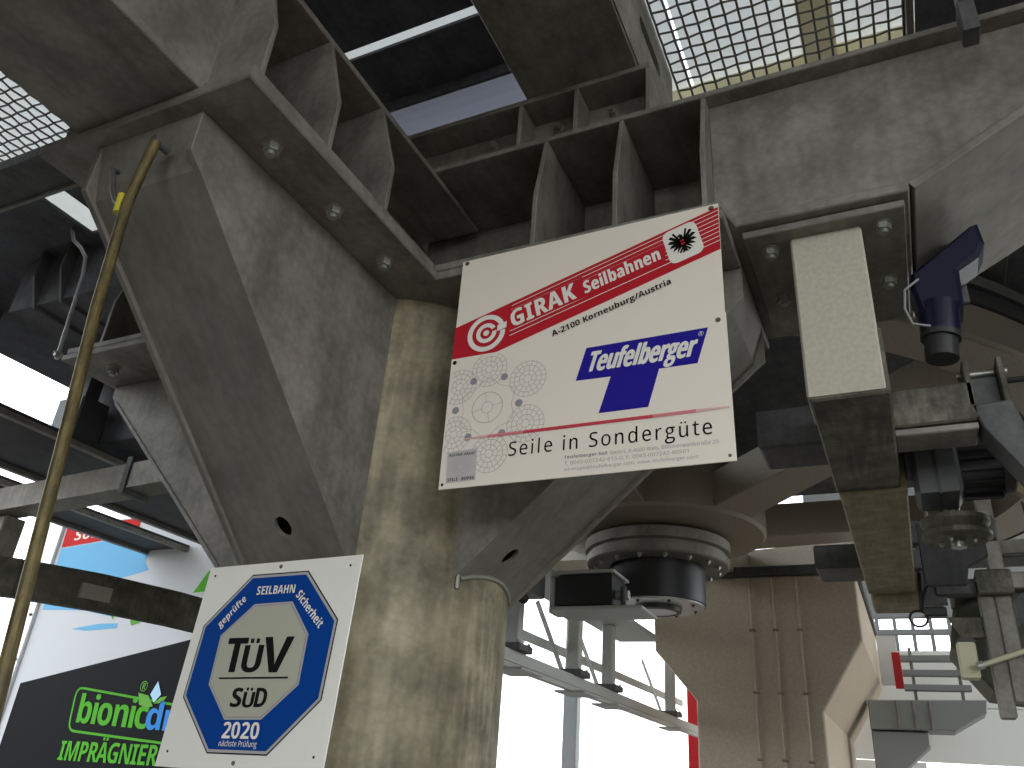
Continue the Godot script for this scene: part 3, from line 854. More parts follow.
func build_signs() -> void:
	var zn := Vector3(0, 0, 1)
	var o := thing("company_sign", "cream sign with a slanted red band lettered GIRAK Seilbahnen, upper of the two panels", "sign", Vector3(-0.72, 2.9, -1.799))
	part(o, "panel", Shape.new().prism([sg(0.0, 0.002), sg(0.812, -0.004), sg(0.813, 0.42), sg(0.004, 0.42)], Vector3(0, 0, -0.004), 0.001), M.sign_cream)
	part(o, "red_band", Shape.new().flat_poly([sg(0.002, 0.251, 1), sg(0.811, 0.010, 1), sg(0.812, 0.154, 1), sg(0.153, 0.36, 1), sg(0.003, 0.372, 1)], zn), M.sign_red)
	var dirv := Vector3(0.957, 0.290, 0)
	var upv := Vector3(-0.235, 0.972, 0)
	# fine white lines in the band
	var ls := Shape.new()
	for i in 8:
		var w := 0.259 + i * 0.0148
		var u0 := 0.19
		var y0 := w - (u0 - 0.002) * 0.300 + 0.006
		ls.flat_poly(strip(sg(u0, y0, 2), sg(0.811, y0 - 0.621 * 0.302, 2), 0.0022, zn), zn)
	part(o, "pinstripes", ls, M.print_white)
	# red patches keep the lines clear of the lettering
	part(o, "band_centre", Shape.new().flat_poly([sg(0.188, 0.224, 3), sg(0.412, 0.156, 3), sg(0.416, 0.170, 3), sg(0.66, 0.096, 3), sg(0.66, 0.164, 3), sg(0.188, 0.292, 3)], zn), M.sign_red)
	text(o, "lettering", "GIRAK", bold, sg(0.199, 0.286, 4), dirv, upv, 0.208, 0.058, M.print_white, 2, 0.6)
	text(o, "lettering", "Seilbahnen", bold, sg(0.425, 0.217, 4), dirv, upv, 0.232, 0.046, M.print_white, 1, 0.6)
	text(o, "lettering", "A-2100 Korneuburg/Austria", bold, sg(0.330, 0.349, 4), dirv, upv, 0.362, 0.027, M.print_black)
	# round emblem: open rings around a dot
	var lg := Shape.new()
	var lc := sg(0.112, 0.290, 4)
	annulus(lg, lc, 0.047, 0.063, 0.35, TAU + 0.05, 40)
	annulus(lg, lc, 0.020, 0.034, 0.5, TAU + 0.15, 32)
	annulus(lg, lc, 0.0, 0.010, 0.0, TAU, 20)
	lg.flat_poly([lc + Vector3(0.036, 0.0, 0.0003), lc + Vector3(0.066, 0.008, 0.0003), lc + Vector3(0.066, 0.030, 0.0003), lc + Vector3(0.036, 0.020, 0.0003)], zn)
	part(o, "ring_emblem", lg, M.print_white)
	# crest: eagle on a rounded white field
	var ec := sg(0.710, 0.108, 4)
	var fld := []
	for q in [[-1.0, -1.0], [1.0, -1.0], [1.0, 1.0], [-1.0, 1.0]]:
		var cc: Vector3 = ec + dirv * q[0] * 0.030 + upv * q[1] * 0.036
		for k in 5:
			var a := atan2(q[1], q[0]) - PI / 4 + PI / 2 * k / 4.0
			fld.append(cc + dirv * cos(a) * 0.02 + upv * sin(a) * 0.022)
	part(o, "crest_field", Shape.new().flat_poly(fld, zn), M.print_white)
	var e := Shape.new()
	var el := ec + Vector3(0, 0, 0.0006)
	var fl := func(pts: Array) -> void:
		var w := []
		for p in pts:
			w.append(el + dirv * p[0] + upv * p[1])
		e.flat_poly(w, zn)
	for s in [-1.0, 1.0]:
		for k in 6:   # wing feathers
			var a := 1.15 - k * 0.42
			var l := 0.036 - absf(k - 1.5) * 0.003
			fl.call([[s * 0.005, 0.015 - k * 0.003], [s * (0.007 + l * cos(a) * 0.8), 0.017 - k * 0.004 + l * sin(a) * 0.85 + 0.003], [s * (0.009 + l * cos(a)), 0.011 - k * 0.004 + l * sin(a)], [s * 0.006, 0.002 - k * 0.003]])
		fl.call([[s * 0.004, -0.012], [s * 0.018, -0.030], [s * 0.012, -0.033], [s * 0.002, -0.018]])
	fl.call([[-0.009, 0.012], [0.009, 0.012], [0.008, -0.012], [0.0, -0.02], [-0.008, -0.012]])
	fl.call([[-0.006, 0.012], [0.006, 0.012], [0.005, 0.026], [-0.002, 0.032], [-0.012, 0.026], [-0.005, 0.022]])
	fl.call([[-0.003, -0.016], [0.003, -0.016], [0.009, -0.036], [0.0, -0.032], [-0.009, -0.036]])
	part(o, "eagle", e, M.print_black)
	var sh := Shape.new()
	var sl := ec + Vector3(0, 0, 0.0012)
	for k in 2:
		var yy := 0.006 - k * 0.011
		sh.flat_poly([sl + dirv * -0.0055 + upv * (yy + 0.0035), sl + dirv * 0.0055 + upv * (yy + 0.0035), sl + dirv * 0.005 + upv * (yy - 0.002), sl + dirv * -0.005 + upv * (yy - 0.002)], zn)
	part(o, "shield", sh, M.sign_red)
	sign_screw(o, sg(0.017, 0.013), 0.008, M.screw)
	sign_screw(o, sg(0.792, 0.009), 0.008, M.screw)

	# lower panel
	o = thing("company_sign", "white sign lettered Teufelberger on a blue T, lower of the two panels", "sign", Vector3(-0.72, 2.52, -1.795))
	SO_lift = 0.0045
	part(o, "panel", Shape.new().prism([sh2(0.003, 0.363), sh2(0.816, 0.360), sh2(0.821, 0.773), sh2(0.010, 0.776)], Vector3(0, 0, -0.004), 0.001), M.sign_cream)
	part(o, "blue_letter", Shape.new().flat_poly([sh2(0.434, 0.400, 1), sh2(0.769, 0.397, 1), sh2(0.738, 0.498, 1), sh2(0.638, 0.498, 1), sh2(0.608, 0.604, 1), sh2(0.474, 0.604, 1), sh2(0.506, 0.500, 1), sh2(0.406, 0.498, 1)], zn), M.print_blue, "blue block letter T")
	text(o, "lettering", "Teufelberger", bold, sh2(0.430, 0.496, 2), Vector3.RIGHT, Vector3(0.28, 1, 0), 0.292, 0.084, M.print_white, -2, 0.5)
	text(o, "registered_mark", "®", sans, sh2(0.742, 0.420, 2), Vector3.RIGHT, Vector3(0.1, 1, 0), 0.014, 0.014, M.print_white)
	text(o, "lettering", "Seile in Sondergüte", sans, sh2(0.219, 0.712, 2), Vector3.RIGHT, Vector3.UP, 0.548, 0.058, M.print_black, 6)
	text(o, "lettering", "Teufelberger Seil", bold, sh2(0.382, 0.726, 2), Vector3.RIGHT, Vector3.UP, 0.118, 0.012, M.print_grey)
	text(o, "lettering", "GmbH, A-4600 Wels, Böhmerwaldstraße 20", sans, sh2(0.508, 0.726, 2), Vector3.RIGHT, Vector3.UP, 0.273, 0.012, M.print_pale)
	text(o, "lettering", "T. 0043-(0)7242-615-0, F. 0043-(0)7242-60501", sans, sh2(0.383, 0.743, 2), Vector3.RIGHT, Vector3.UP, 0.325, 0.012, M.print_pale)
	text(o, "lettering", "wirerope@teufelberger.com, www.teufelberger.com", sans, sh2(0.383, 0.760, 2), Vector3.RIGHT, Vector3.UP, 0.348, 0.012, M.print_pale)
	var reds := [M.red_pale, M.red_soft, M.red_line, M.red_line, M.red_soft, M.red_pale]
	var stops := [0.075, 0.15, 0.26, 0.45, 0.62, 0.73, 0.812]
	for i in 6:
		var w0: float = 0.0045 if i > 0 else 0.002
		var w1: float = 0.0045 if i < 5 else 0.002
		part(o, "red_line", Shape.new().flat_poly([sh2(stops[i], 0.632 - w0, 3), sh2(stops[i + 1], 0.632 - w1, 3), sh2(stops[i + 1], 0.632 + w1, 3), sh2(stops[i], 0.632 + w0, 3)], zn), reds[i])
	# rope cross-section: core, six strands, small dots
	var rp := Shape.new()
	var cc := sh2(0.140, 0.541, 1)
	annulus(rp, cc, 0.017, 0.0185, 0, TAU, 24)
	annulus(rp, cc, 0.047, 0.049, 0, TAU, 36)
	for k in 4:
		var d := Vector3(cos(0.2 + PI / 2 * k), sin(0.2 + PI / 2 * k), 0)
		rp.flat_poly(strip(cc + d * 0.018, cc + d * 0.047, 0.0014, zn), zn)
	var scallop := []
	for k in 60:
		var a := TAU * k / 60.0
		scallop.append(cc + Vector3(cos(a), sin(a), 0) * (0.084 + 0.008 * cos(6.0 * (a - PI / 6 - 0.02))))
	for k in 60:
		rp.flat_poly(strip(scallop[k], scallop[(k + 1) % 60], 0.0014, zn), zn)
	for p in [[0.136, 0.418, 0.36], [0.261, 0.468, 1.0], [0.263, 0.606, 1.0], [0.159, 0.684, 1.0], [0.040, 0.614, 0.55], [0.042, 0.462, 0.55]]:
		var sc := sh2(p[0], p[1], 1)
		for rr in [0.012, 0.026, 0.042, 0.056]:
			var last := Vector3.INF
			for k in 37:
				var q: Vector3 = sc + Vector3(cos(TAU * k / 36.0), sin(TAU * k / 36.0), 0) * rr
				if last != Vector3.INF and q.x > SO.x + 0.012 and q.y < SO.y - 0.368 and last.x > SO.x + 0.012 and last.y < SO.y - 0.368:
					rp.flat_poly(strip(last, q, 0.0014, zn), zn)
				last = q
		for band in [[0.012, 0.026, 7], [0.026, 0.042, 14], [0.042, 0.056, 20]]:
			for k in int(band[2]):
				var d := Vector3(cos(TAU * k / band[2] + band[0] * 40), sin(TAU * k / band[2] + band[0] * 40), 0)
				var q0: Vector3 = sc + d * band[0]
				var q1: Vector3 = sc + d * band[1]
				if minf(q0.x, q1.x) > SO.x + 0.012 and maxf(q0.y, q1.y) < SO.y - 0.368:
					rp.flat_poly(strip(q0, q1, 0.0014, zn), zn)
	part(o, "rope_drawing", rp, M.print_pale)
	for p in [[0.088, 0.451], [0.187, 0.451], [0.239, 0.541], [0.193, 0.627], [0.088, 0.627], [0.038, 0.538]]:
		part(o, "rope_dot", Shape.new().flat_poly(ring(sh2(p[0], p[1], 2), Vector3.RIGHT, Vector3.UP, 0.0115, 16), zn), M.print_grey)
	part(o, "label_square", Shape.new().flat_poly([sh2(0.028, 0.668, 3), sh2(0.121, 0.664, 3), sh2(0.125, 0.757, 3), sh2(0.034, 0.760, 3)], zn), M.print_silver)
	text(o, "lettering", "AUSTRIA DRAHT", bold, sh2(0.034, 0.682, 4), Vector3.RIGHT, Vector3.UP, 0.082, 0.008, M.print_black)
	text(o, "lettering", "SEILE · ROPES", bold, sh2(0.038, 0.755, 4), Vector3.RIGHT, Vector3.UP, 0.082, 0.009, M.print_black)
	var sp := Shape.new()
	for r in [0.008, 0.014, 0.020, 0.026]:
		annulus(sp, sh2(0.077, 0.715, 4), r, r + 0.0016, 0, TAU, 24)
	part(o, "rosette", sp, M.print_pale)
	for p in [[0.795, 0.379], [0.016, 0.377], [0.021, 0.762], [0.806, 0.758]]:
		sign_screw(o, sh2(p[0], p[1]), 0.007 if p[1] < 0.5 else 0.0045, M.screw if p[0] > 0.5 else M.print_black)

var SO_lift := 0.0
func sh2(u: float, w: float, lay := 0.0) -> Vector3:
	return sg(u, w, lay) + Vector3(0, 0, SO_lift)

# ---------------------------------------------------------------- octagon sign on the column
const TO := Vector3(-1.836, 2.124, -1.738)
func tg(u: float, w: float, lay := 0.0) -> Vector3:
	return TO + Vector3(u, -w, 0.0006 * lay)

func build_tuv_sign() -> void:
	var zn := Vector3(0, 0, 1)
	var o := thing("inspection_sign", "white plate with a blue octagon lettered TÜV SÜD 2020, on the column", "sign", Vector3(-1.57, 1.6, -1.74))
	part(o, "panel", Shape.new().prism([tg(0, 0), tg(0.540, -0.014), tg(0.521, 0.530), tg(-0.031, 0.532)], Vector3(0, 0, -0.005), 0.001), M.sign_white)
	for y in [0.1, 0.45]:
		part(o, "mounting_bracket", Shape.new().box(tg(0.20, y) + Vector3(0, 0, -0.005), tg(0.33, y + 0.04) + Vector3(0, 0, -0.105)), M.galvanised)
	var oct := [[0.169, 0.027], [0.367, 0.023], [0.494, 0.156], [0.484, 0.355], [0.343, 0.489], [0.143, 0.493], [0.012, 0.358], [0.026, 0.167]]
	var inn := [[0.202, 0.115], [0.330, 0.111], [0.402, 0.195], [0.400, 0.318], [0.302, 0.402], [0.182, 0.406], [0.102, 0.322], [0.105, 0.197]]
	var ctr := Vector2(0.253, 0.258)
	var loop := func(a: Array, k: float, lay: float) -> Array:
		var w := []
		for p in a:
			var q: Vector2 = ctr + (Vector2(p[0], p[1]) - ctr) * k
			w.append(tg(q.x, q.y, lay))
		return w
	part(o, "octagon_outline", Shape.new().flat_poly(loop.call(oct, 1.0, 1), zn), M.print_black)
	part(o, "octagon_border", Shape.new().flat_poly(loop.call(oct, 0.985, 2), zn), M.octagon_edge)
	part(o, "octagon", Shape.new().flat_poly(loop.call(oct, 0.955, 3), zn), M.octagon_blue)
	part(o, "inner_outline", Shape.new().flat_poly(loop.call(inn, 1.03, 4), zn), M.octagon_edge)
	part(o, "inner_border", Shape.new().flat_poly(loop.call(inn, 1.0, 5), zn), M.print_grey)
	part(o, "inner_octagon", Shape.new().flat_poly(loop.call(inn, 0.98, 6), zn), M.octagon_grey)
	var it := Vector3(0.02, 1, 0)
	text(o, "lettering", "T", bold, tg(0.136, 0.292, 7), Vector3(1, 0.012, 0), it, 0.070, 0.089, M.print_black, 0, 0.25)
	text(o, "lettering", "U", bold, tg(0.199, 0.292, 7), Vector3(1, 0.012, 0), it, 0.066, 0.070, M.print_black, 0, 0.25)
	text(o, "lettering", "V", bold, tg(0.264, 0.291, 7), Vector3(1, 0.012, 0), it, 0.098, 0.090, M.print_black, 0, 0.25)
	for x in [0.216, 0.236]:
		part(o, "umlaut_dot", Shape.new().flat_poly([tg(x, 0.216, 7), tg(x + 0.012, 0.216, 7), tg(x + 0.012, 0.204, 7), tg(x, 0.204, 7)], zn), M.print_black)
	part(o, "rule", Shape.new().flat_poly(strip(tg(0.131, 0.308, 7), tg(0.367, 0.303, 7), 0.0045, zn), zn), M.print_black)
	text(o, "lettering", "S", bold, tg(0.190, 0.379, 7), Vector3(1, 0.012, 0), it, 0.036, 0.048, M.print_black, 0, 0.3)
	text(o, "lettering", "U", bold, tg(0.230, 0.379, 7), Vector3(1, 0.012, 0), it, 0.038, 0.038, M.print_black, 0, 0.3)
	text(o, "lettering", "D", bold, tg(0.271, 0.377, 7), Vector3(1, 0.012, 0), it, 0.038, 0.047, M.print_black, 0, 0.3)
	for x in [0.236, 0.250]:
		part(o, "umlaut_dot", Shape.new().flat_poly([tg(x, 0.337, 7), tg(x + 0.008, 0.337, 7), tg(x + 0.009, 0.330, 7), tg(x + 0.001, 0.330, 7)], zn), M.print_black)
	text(o, "lettering", "2020", bold, tg(0.185, 0.455, 7), Vector3(1, 0.02, 0), Vector3(-0.05, 1, 0), 0.122, 0.040, M.print_white)
	text(o, "lettering", "nächste Prüfung", sans, tg(0.181, 0.478, 7), Vector3(1, 0.02, 0), Vector3.UP, 0.126, 0.019, M.print_white)
	text(o, "lettering", "SEILBAHN", bold, tg(0.200, 0.086, 7), Vector3(1, 0.015, 0), Vector3(0.0, 1, 0), 0.134, 0.024, M.print_white)
	var d := Vector3(0.70, 0.71, 0)
	text(o, "lettering", "geprüfte", bold, tg(0.098, 0.180, 7), d, Vector3(-0.71, 0.70, 0), 0.108, 0.028, M.print_white)
	d = Vector3(0.74, -0.67, 0)
	text(o, "lettering", "Sicherheit", bold, tg(0.340, 0.092, 7), d, Vector3(0.67, 0.74, 0), 0.132, 0.025, M.print_white)
	for p in [[0.025, 0.025], [0.505, 0.014], [0.003, 0.494], [0.488, 0.485]]:
		sign_screw(o, tg(p[0], p[1]), 0.0035, M.print_black)
	for p in [[0.265, 0.007], [0.239, 0.511]]:
		sign_screw(o, tg(p[0], p[1]), 0.006, M.screw)

# ---------------------------------------------------------------- left side
func build_left_side() -> void:
	var o := thing("brass_pole", "long weathered brass-coloured pole hanging in front of the column's bracket arm", "pole", Vector3(-1.55, 0.9, -0.925))
	part(o, "pole", Shape.new().tube([Vector3(-1.501, 2.955, -0.925), Vector3(-1.516, 2.866, -0.925), Vector3(-1.526, 2.764, -0.925), Vector3(-1.499, 2.465, -0.925), Vector3(-1.447, 2.121, -0.925), Vector3(-1.395, 1.739, -0.925), Vector3(-1.28, 0.9, -0.925)], 0.0128, 14), M.brass)
	part(o, "eyelet", Shape.new().cyl(Vector3(-1.501, 2.955, -0.962), Vector3(-1.501, 2.955, -0.915), 0.012, 0.012, 12), M.dark_steel)
	part(o, "side_hook", Shape.new().tube([Vector3(-1.66, 2.93, -0.955), Vector3(-1.65, 2.92, -0.935), Vector3(-1.60, 2.83, -0.925), Vector3(-1.575, 2.79, -0.925), Vector3(-1.545, 2.77, -0.925)], 0.007, 8), M.dark_steel)
	part(o, "tape", Shape.new().cyl(Vector3(-1.553, 2.80, -0.925), Vector3(-1.548, 2.745, -0.925), 0.011, 0.011, 12), M.yellow_tape, "yellow tape")
	o = thing("tie_rod", "thin shiny tie rod hanging left of the brass pole", "rod", Vector3(-3.2, 3.1, -1.9))
	part(o, "rod", Shape.new().tube([Vector3(-3.43, 3.9, -1.86), Vector3(-3.376, 3.811, -1.86), Vector3(-3.30, 3.75, -1.86), Vector3(-3.231, 3.676, -1.86), Vector3(-3.20, 3.569, -1.86), Vector3(-3.16, 3.12, -1.86)], 0.009, 8), M.aluminium)
	part(o, "end_nut", bolt_shape(Vector3(-3.163, 3.15, -1.86), Vector3.DOWN, 0.02), M.zinc_bolt)

	# track beams running back on the left
	for q in [[-6.14, -5.60, 3.30, "lower dark track beam at the left, just above the advertising banner"], [-5.30, -4.38, 3.30, "upper dark track beam at the left, between two bright slits"]]:
		var t := thing("track_beam", q[3], "beam", Vector3((q[0] + q[1]) / 2, q[2], -5.5), "track beams at the left")
		part(t, "soffit", Shape.new().box(Vector3(q[0], q[2], -1.9), Vector3(q[1], q[2] + 0.02, -9.5), 0.003), M.track_dark)
		part(t, "edge", Shape.new().box(Vector3(q[0], q[2] - 0.035, -1.9), Vector3(q[0] + 0.05, q[2], -9.5), 0.003), M.galvanised)
		part(t, "edge", Shape.new().box(Vector3(q[1] - 0.05, q[2] - 0.035, -1.9), Vector3(q[1], q[2], -9.5), 0.003), M.galvanised)
	o = thing("square_tube", "grey square steel tube running crosswise at the left, under the track beams", "tube", Vector3(-4.4, 2.95, -3.0))
	part(o, "tube", Shape.new().bar(Vector3(-5.1, 2.99, -3.0), Vector3(-3.0, 3.09, -3.0), 0.16, 0.15, Vector3(0, 0, 1), 0.008), M.galvanised)
	part(o, "end_cap", Shape.new().bar(Vector3(-5.16, 2.99, -3.0), Vector3(-5.1, 2.99, -3.0), 0.2, 0.22, Vector3(0, 0, 1), 0.008), M.dark_steel)
	part(o, "strap", Shape.new().bar(Vector3(-3.93, 3.05, -3.0), Vector3(-3.89, 3.05, -3.0), 0.18, 0.22, Vector3(0, 0, 1)), M.dark_steel)
	o = thing("hanging_post", "short grey steel post hanging at the far left edge", "post", Vector3(-5.05, 2.5, -3.05))
	part(o, "post", Shape.new().box(Vector3(-5.13, 2.5, -2.98), Vector3(-4.98, 2.91, -3.12), 0.008), M.galvanised)
	part(o, "foot_plate", Shape.new().box(Vector3(-5.16, 2.485, -2.96), Vector3(-4.95, 2.50, -3.14), 0.003), M.dark_steel)
	o = thing("curved_rail", "dark bent box rail sweeping across the advertising banner at the left", "rail", Vector3(-4.1, 2.4, -3.2))
	var path := [Vector3(-5.1, 2.42, -2.05), Vector3(-4.6, 2.425, -2.45), Vector3(-4.3, 2.43, -2.75), Vector3(-4.1, 2.43, -3.1), Vector3(-3.98, 2.43, -3.55), Vector3(-3.93, 2.43, -4.2)]
	var s := Shape.new()
	for i in path.size() - 1:
		s.bar(path[i], path[i + 1] + (path[i + 1] - path[i]).normalized() * 0.012, 0.08, 0.20, Vector3.ZERO, 0.004)
	part(o, "rail", s, M.worn_dark)
	part(o, "sticker", Shape.new().bar(Vector3(-4.12, 2.42, -3.0), Vector3(-4.075, 2.42, -3.16), 0.082, 0.08), M.weld, "pale worn patch")

# ---------------------------------------------------------------- advertising banner
func pg(x: float, y: float, lay := 0.0) -> Vector3:
	return Vector3(x, y, -5.0 + 0.002 * lay)

func build_poster() -> void:
	var zn := Vector3(0, 0, 1)
	var o := thing("advertising_banner", "large white and black banner lettered bionicdry in green, in an aluminium frame at the left", "banner", Vector3(-6, 0.7, -5))
	part(o, "panel", Shape.new().box(pg(-7.34, 0.7) + Vector3(0, 0, -0.03), pg(-4.6, 3.63)), M.poster_white)
	part(o, "black_field", Shape.new().flat_poly([pg(-7.25, 0.75, 1), pg(-7.25, 2.15, 1), pg(-4.62, 2.65, 1), pg(-4.62, 0.75, 1)], zn), M.poster_black)
	part(o, "sky_field", Shape.new().flat_poly([pg(-7.3, 3.38, 1), pg(-6.75, 3.42, 1), pg(-6.26, 3.5, 1), pg(-6.05, 3.35, 1), pg(-6.1, 3.2, 1), pg(-6.02, 3.12, 1), pg(-6.4, 3.05, 1), pg(-6.3, 2.98, 1), pg(-6.7, 2.98, 1), pg(-6.3, 2.82, 1), pg(-6.34, 2.72, 1), pg(-6.7, 2.78, 1), pg(-7.28, 2.80, 1)], zn), M.poster_sky)
	part(o, "sky_streak", Shape.new().flat_poly([pg(-6.8, 2.62, 1), pg(-6.45, 2.66, 1), pg(-6.22, 2.66, 1), pg(-6.22, 2.62, 1), pg(-6.6, 2.60, 1)], zn), M.poster_sky)
	part(o, "leaf", Shape.new().flat_poly([pg(-5.42, 2.9, 1), pg(-5.3, 3.08, 1), pg(-5.05, 3.12, 1), pg(-5.1, 2.92, 1)], zn), M.poster_green)
	part(o, "leaf", Shape.new().flat_poly([pg(-6.36, 2.76, 2), pg(-6.28, 2.76, 2), pg(-6.3, 2.69, 2)], zn), M.poster_leaf)
	part(o, "leaf", Shape.new().flat_poly([pg(-6.08, 2.68, 2), pg(-5.92, 2.74, 2), pg(-5.96, 2.66, 2), pg(-6.05, 2.64, 2)], zn), M.poster_leaf)
	part(o, "red_label", Shape.new().flat_poly([pg(-7.3, 3.39, 2), pg(-6.75, 3.43, 2), pg(-6.3, 3.5, 2), pg(-6.3, 3.62, 2), pg(-7.31, 3.60, 2)], zn), M.poster_red)
	text(o, "lettering", "Sof", bold, pg(-7.15, 3.45, 3), Vector3(1, 0.05, 0), Vector3.UP, 0.30, 0.11, M.print_white)
	# logo box outline
	var loop := []
	for q in [[-6.49, 2.13], [-4.75, 1.965], [-4.75, 1.712], [-6.45, 1.79]]:
		loop.append(Vector2(q[0], q[1]))
	var s := Shape.new()
	var pts := []
	for i in 4:
		var p: Vector2 = loop[i]
		var a: Vector2 = (loop[(i + 3) % 4] - p).normalized()
		var b: Vector2 = (loop[(i + 1) % 4] - p).normalized()
		for k in 5:
			var t := k / 4.0
			var q: Vector2 = (p + a * 0.08).lerp(p, t).lerp(p.lerp(p + b * 0.08, t), t)
			pts.append(pg(q.x, q.y, 2))
	for i in pts.size():
		s.flat_poly(strip(pts[i], pts[(i + 1) % pts.size()], 0.018, zn), zn)
	part(o, "logo_outline", s, M.poster_green)
	text(o, "lettering", "bionic", bold, pg(-6.38, 1.85, 3), Vector3(1, -0.03, 0), Vector3(-0.08, 1, 0), 0.82, 0.235, M.poster_green, -5)
	text(o, "lettering", "dry", bold, pg(-5.57, 1.765, 4), Vector3(1, -0.03, 0), Vector3(-0.05, 1, 0), 0.48, 0.28, M.poster_blue, -5)
	text(o, "lettering", "IMPRÄGNIERUNG", bold, pg(-6.47, 1.565, 3), Vector3(1, 0.012, 0), Vector3(-0.03, 1, 0), 1.50, 0.185, M.poster_green, -3)
	text(o, "registered_mark", "®", sans, pg(-5.74, 2.11, 3), Vector3.RIGHT, Vector3.UP, 0.08, 0.08, M.poster_leaf)
	part(o, "leaf", Shape.new().flat_poly([pg(-5.74, 2.10, 4), pg(-5.62, 2.08, 4), pg(-5.54, 2.0, 4), pg(-5.6, 1.99, 4), pg(-5.7, 2.01, 4)], zn), M.poster_leaf)
	part(o, "drop", Shape.new().flat_poly([pg(-5.55, 2.19, 5), pg(-5.6, 2.09, 5), pg(-5.54, 2.03, 5), pg(-5.48, 2.09, 5)], zn), M.poster_ice)
	part(o, "leaf", Shape.new().flat_poly([pg(-5.54, 2.02, 4), pg(-5.48, 2.07, 4), pg(-5.41, 2.08, 4), pg(-5.45, 2.03, 4)], zn), M.poster_leaf)
	var f := part(o, "frame_profile", Shape.new().box(Vector3(-7.62, 0, -5.06), Vector3(-7.34, 3.63, -4.97), 0.01), M.aluminium)
	for y in [2.05, 2.75, 2.35]:
		part(f, "screw", bolt_shape(Vector3(-7.38, y, -4.97), Vector3(0, 0, 1), 0.014), M.screw)
	part(o, "frame_profile", Shape.new().box(Vector3(-7.34, 0.6, -5.06), Vector3(-4.6, 0.7, -4.97), 0.01), M.aluminium)
	part(o, "frame_leg", Shape.new().box(Vector3(-4.7, 0, -5.08), Vector3(-4.6, 3.63, -5.03), 0.01), M.aluminium)

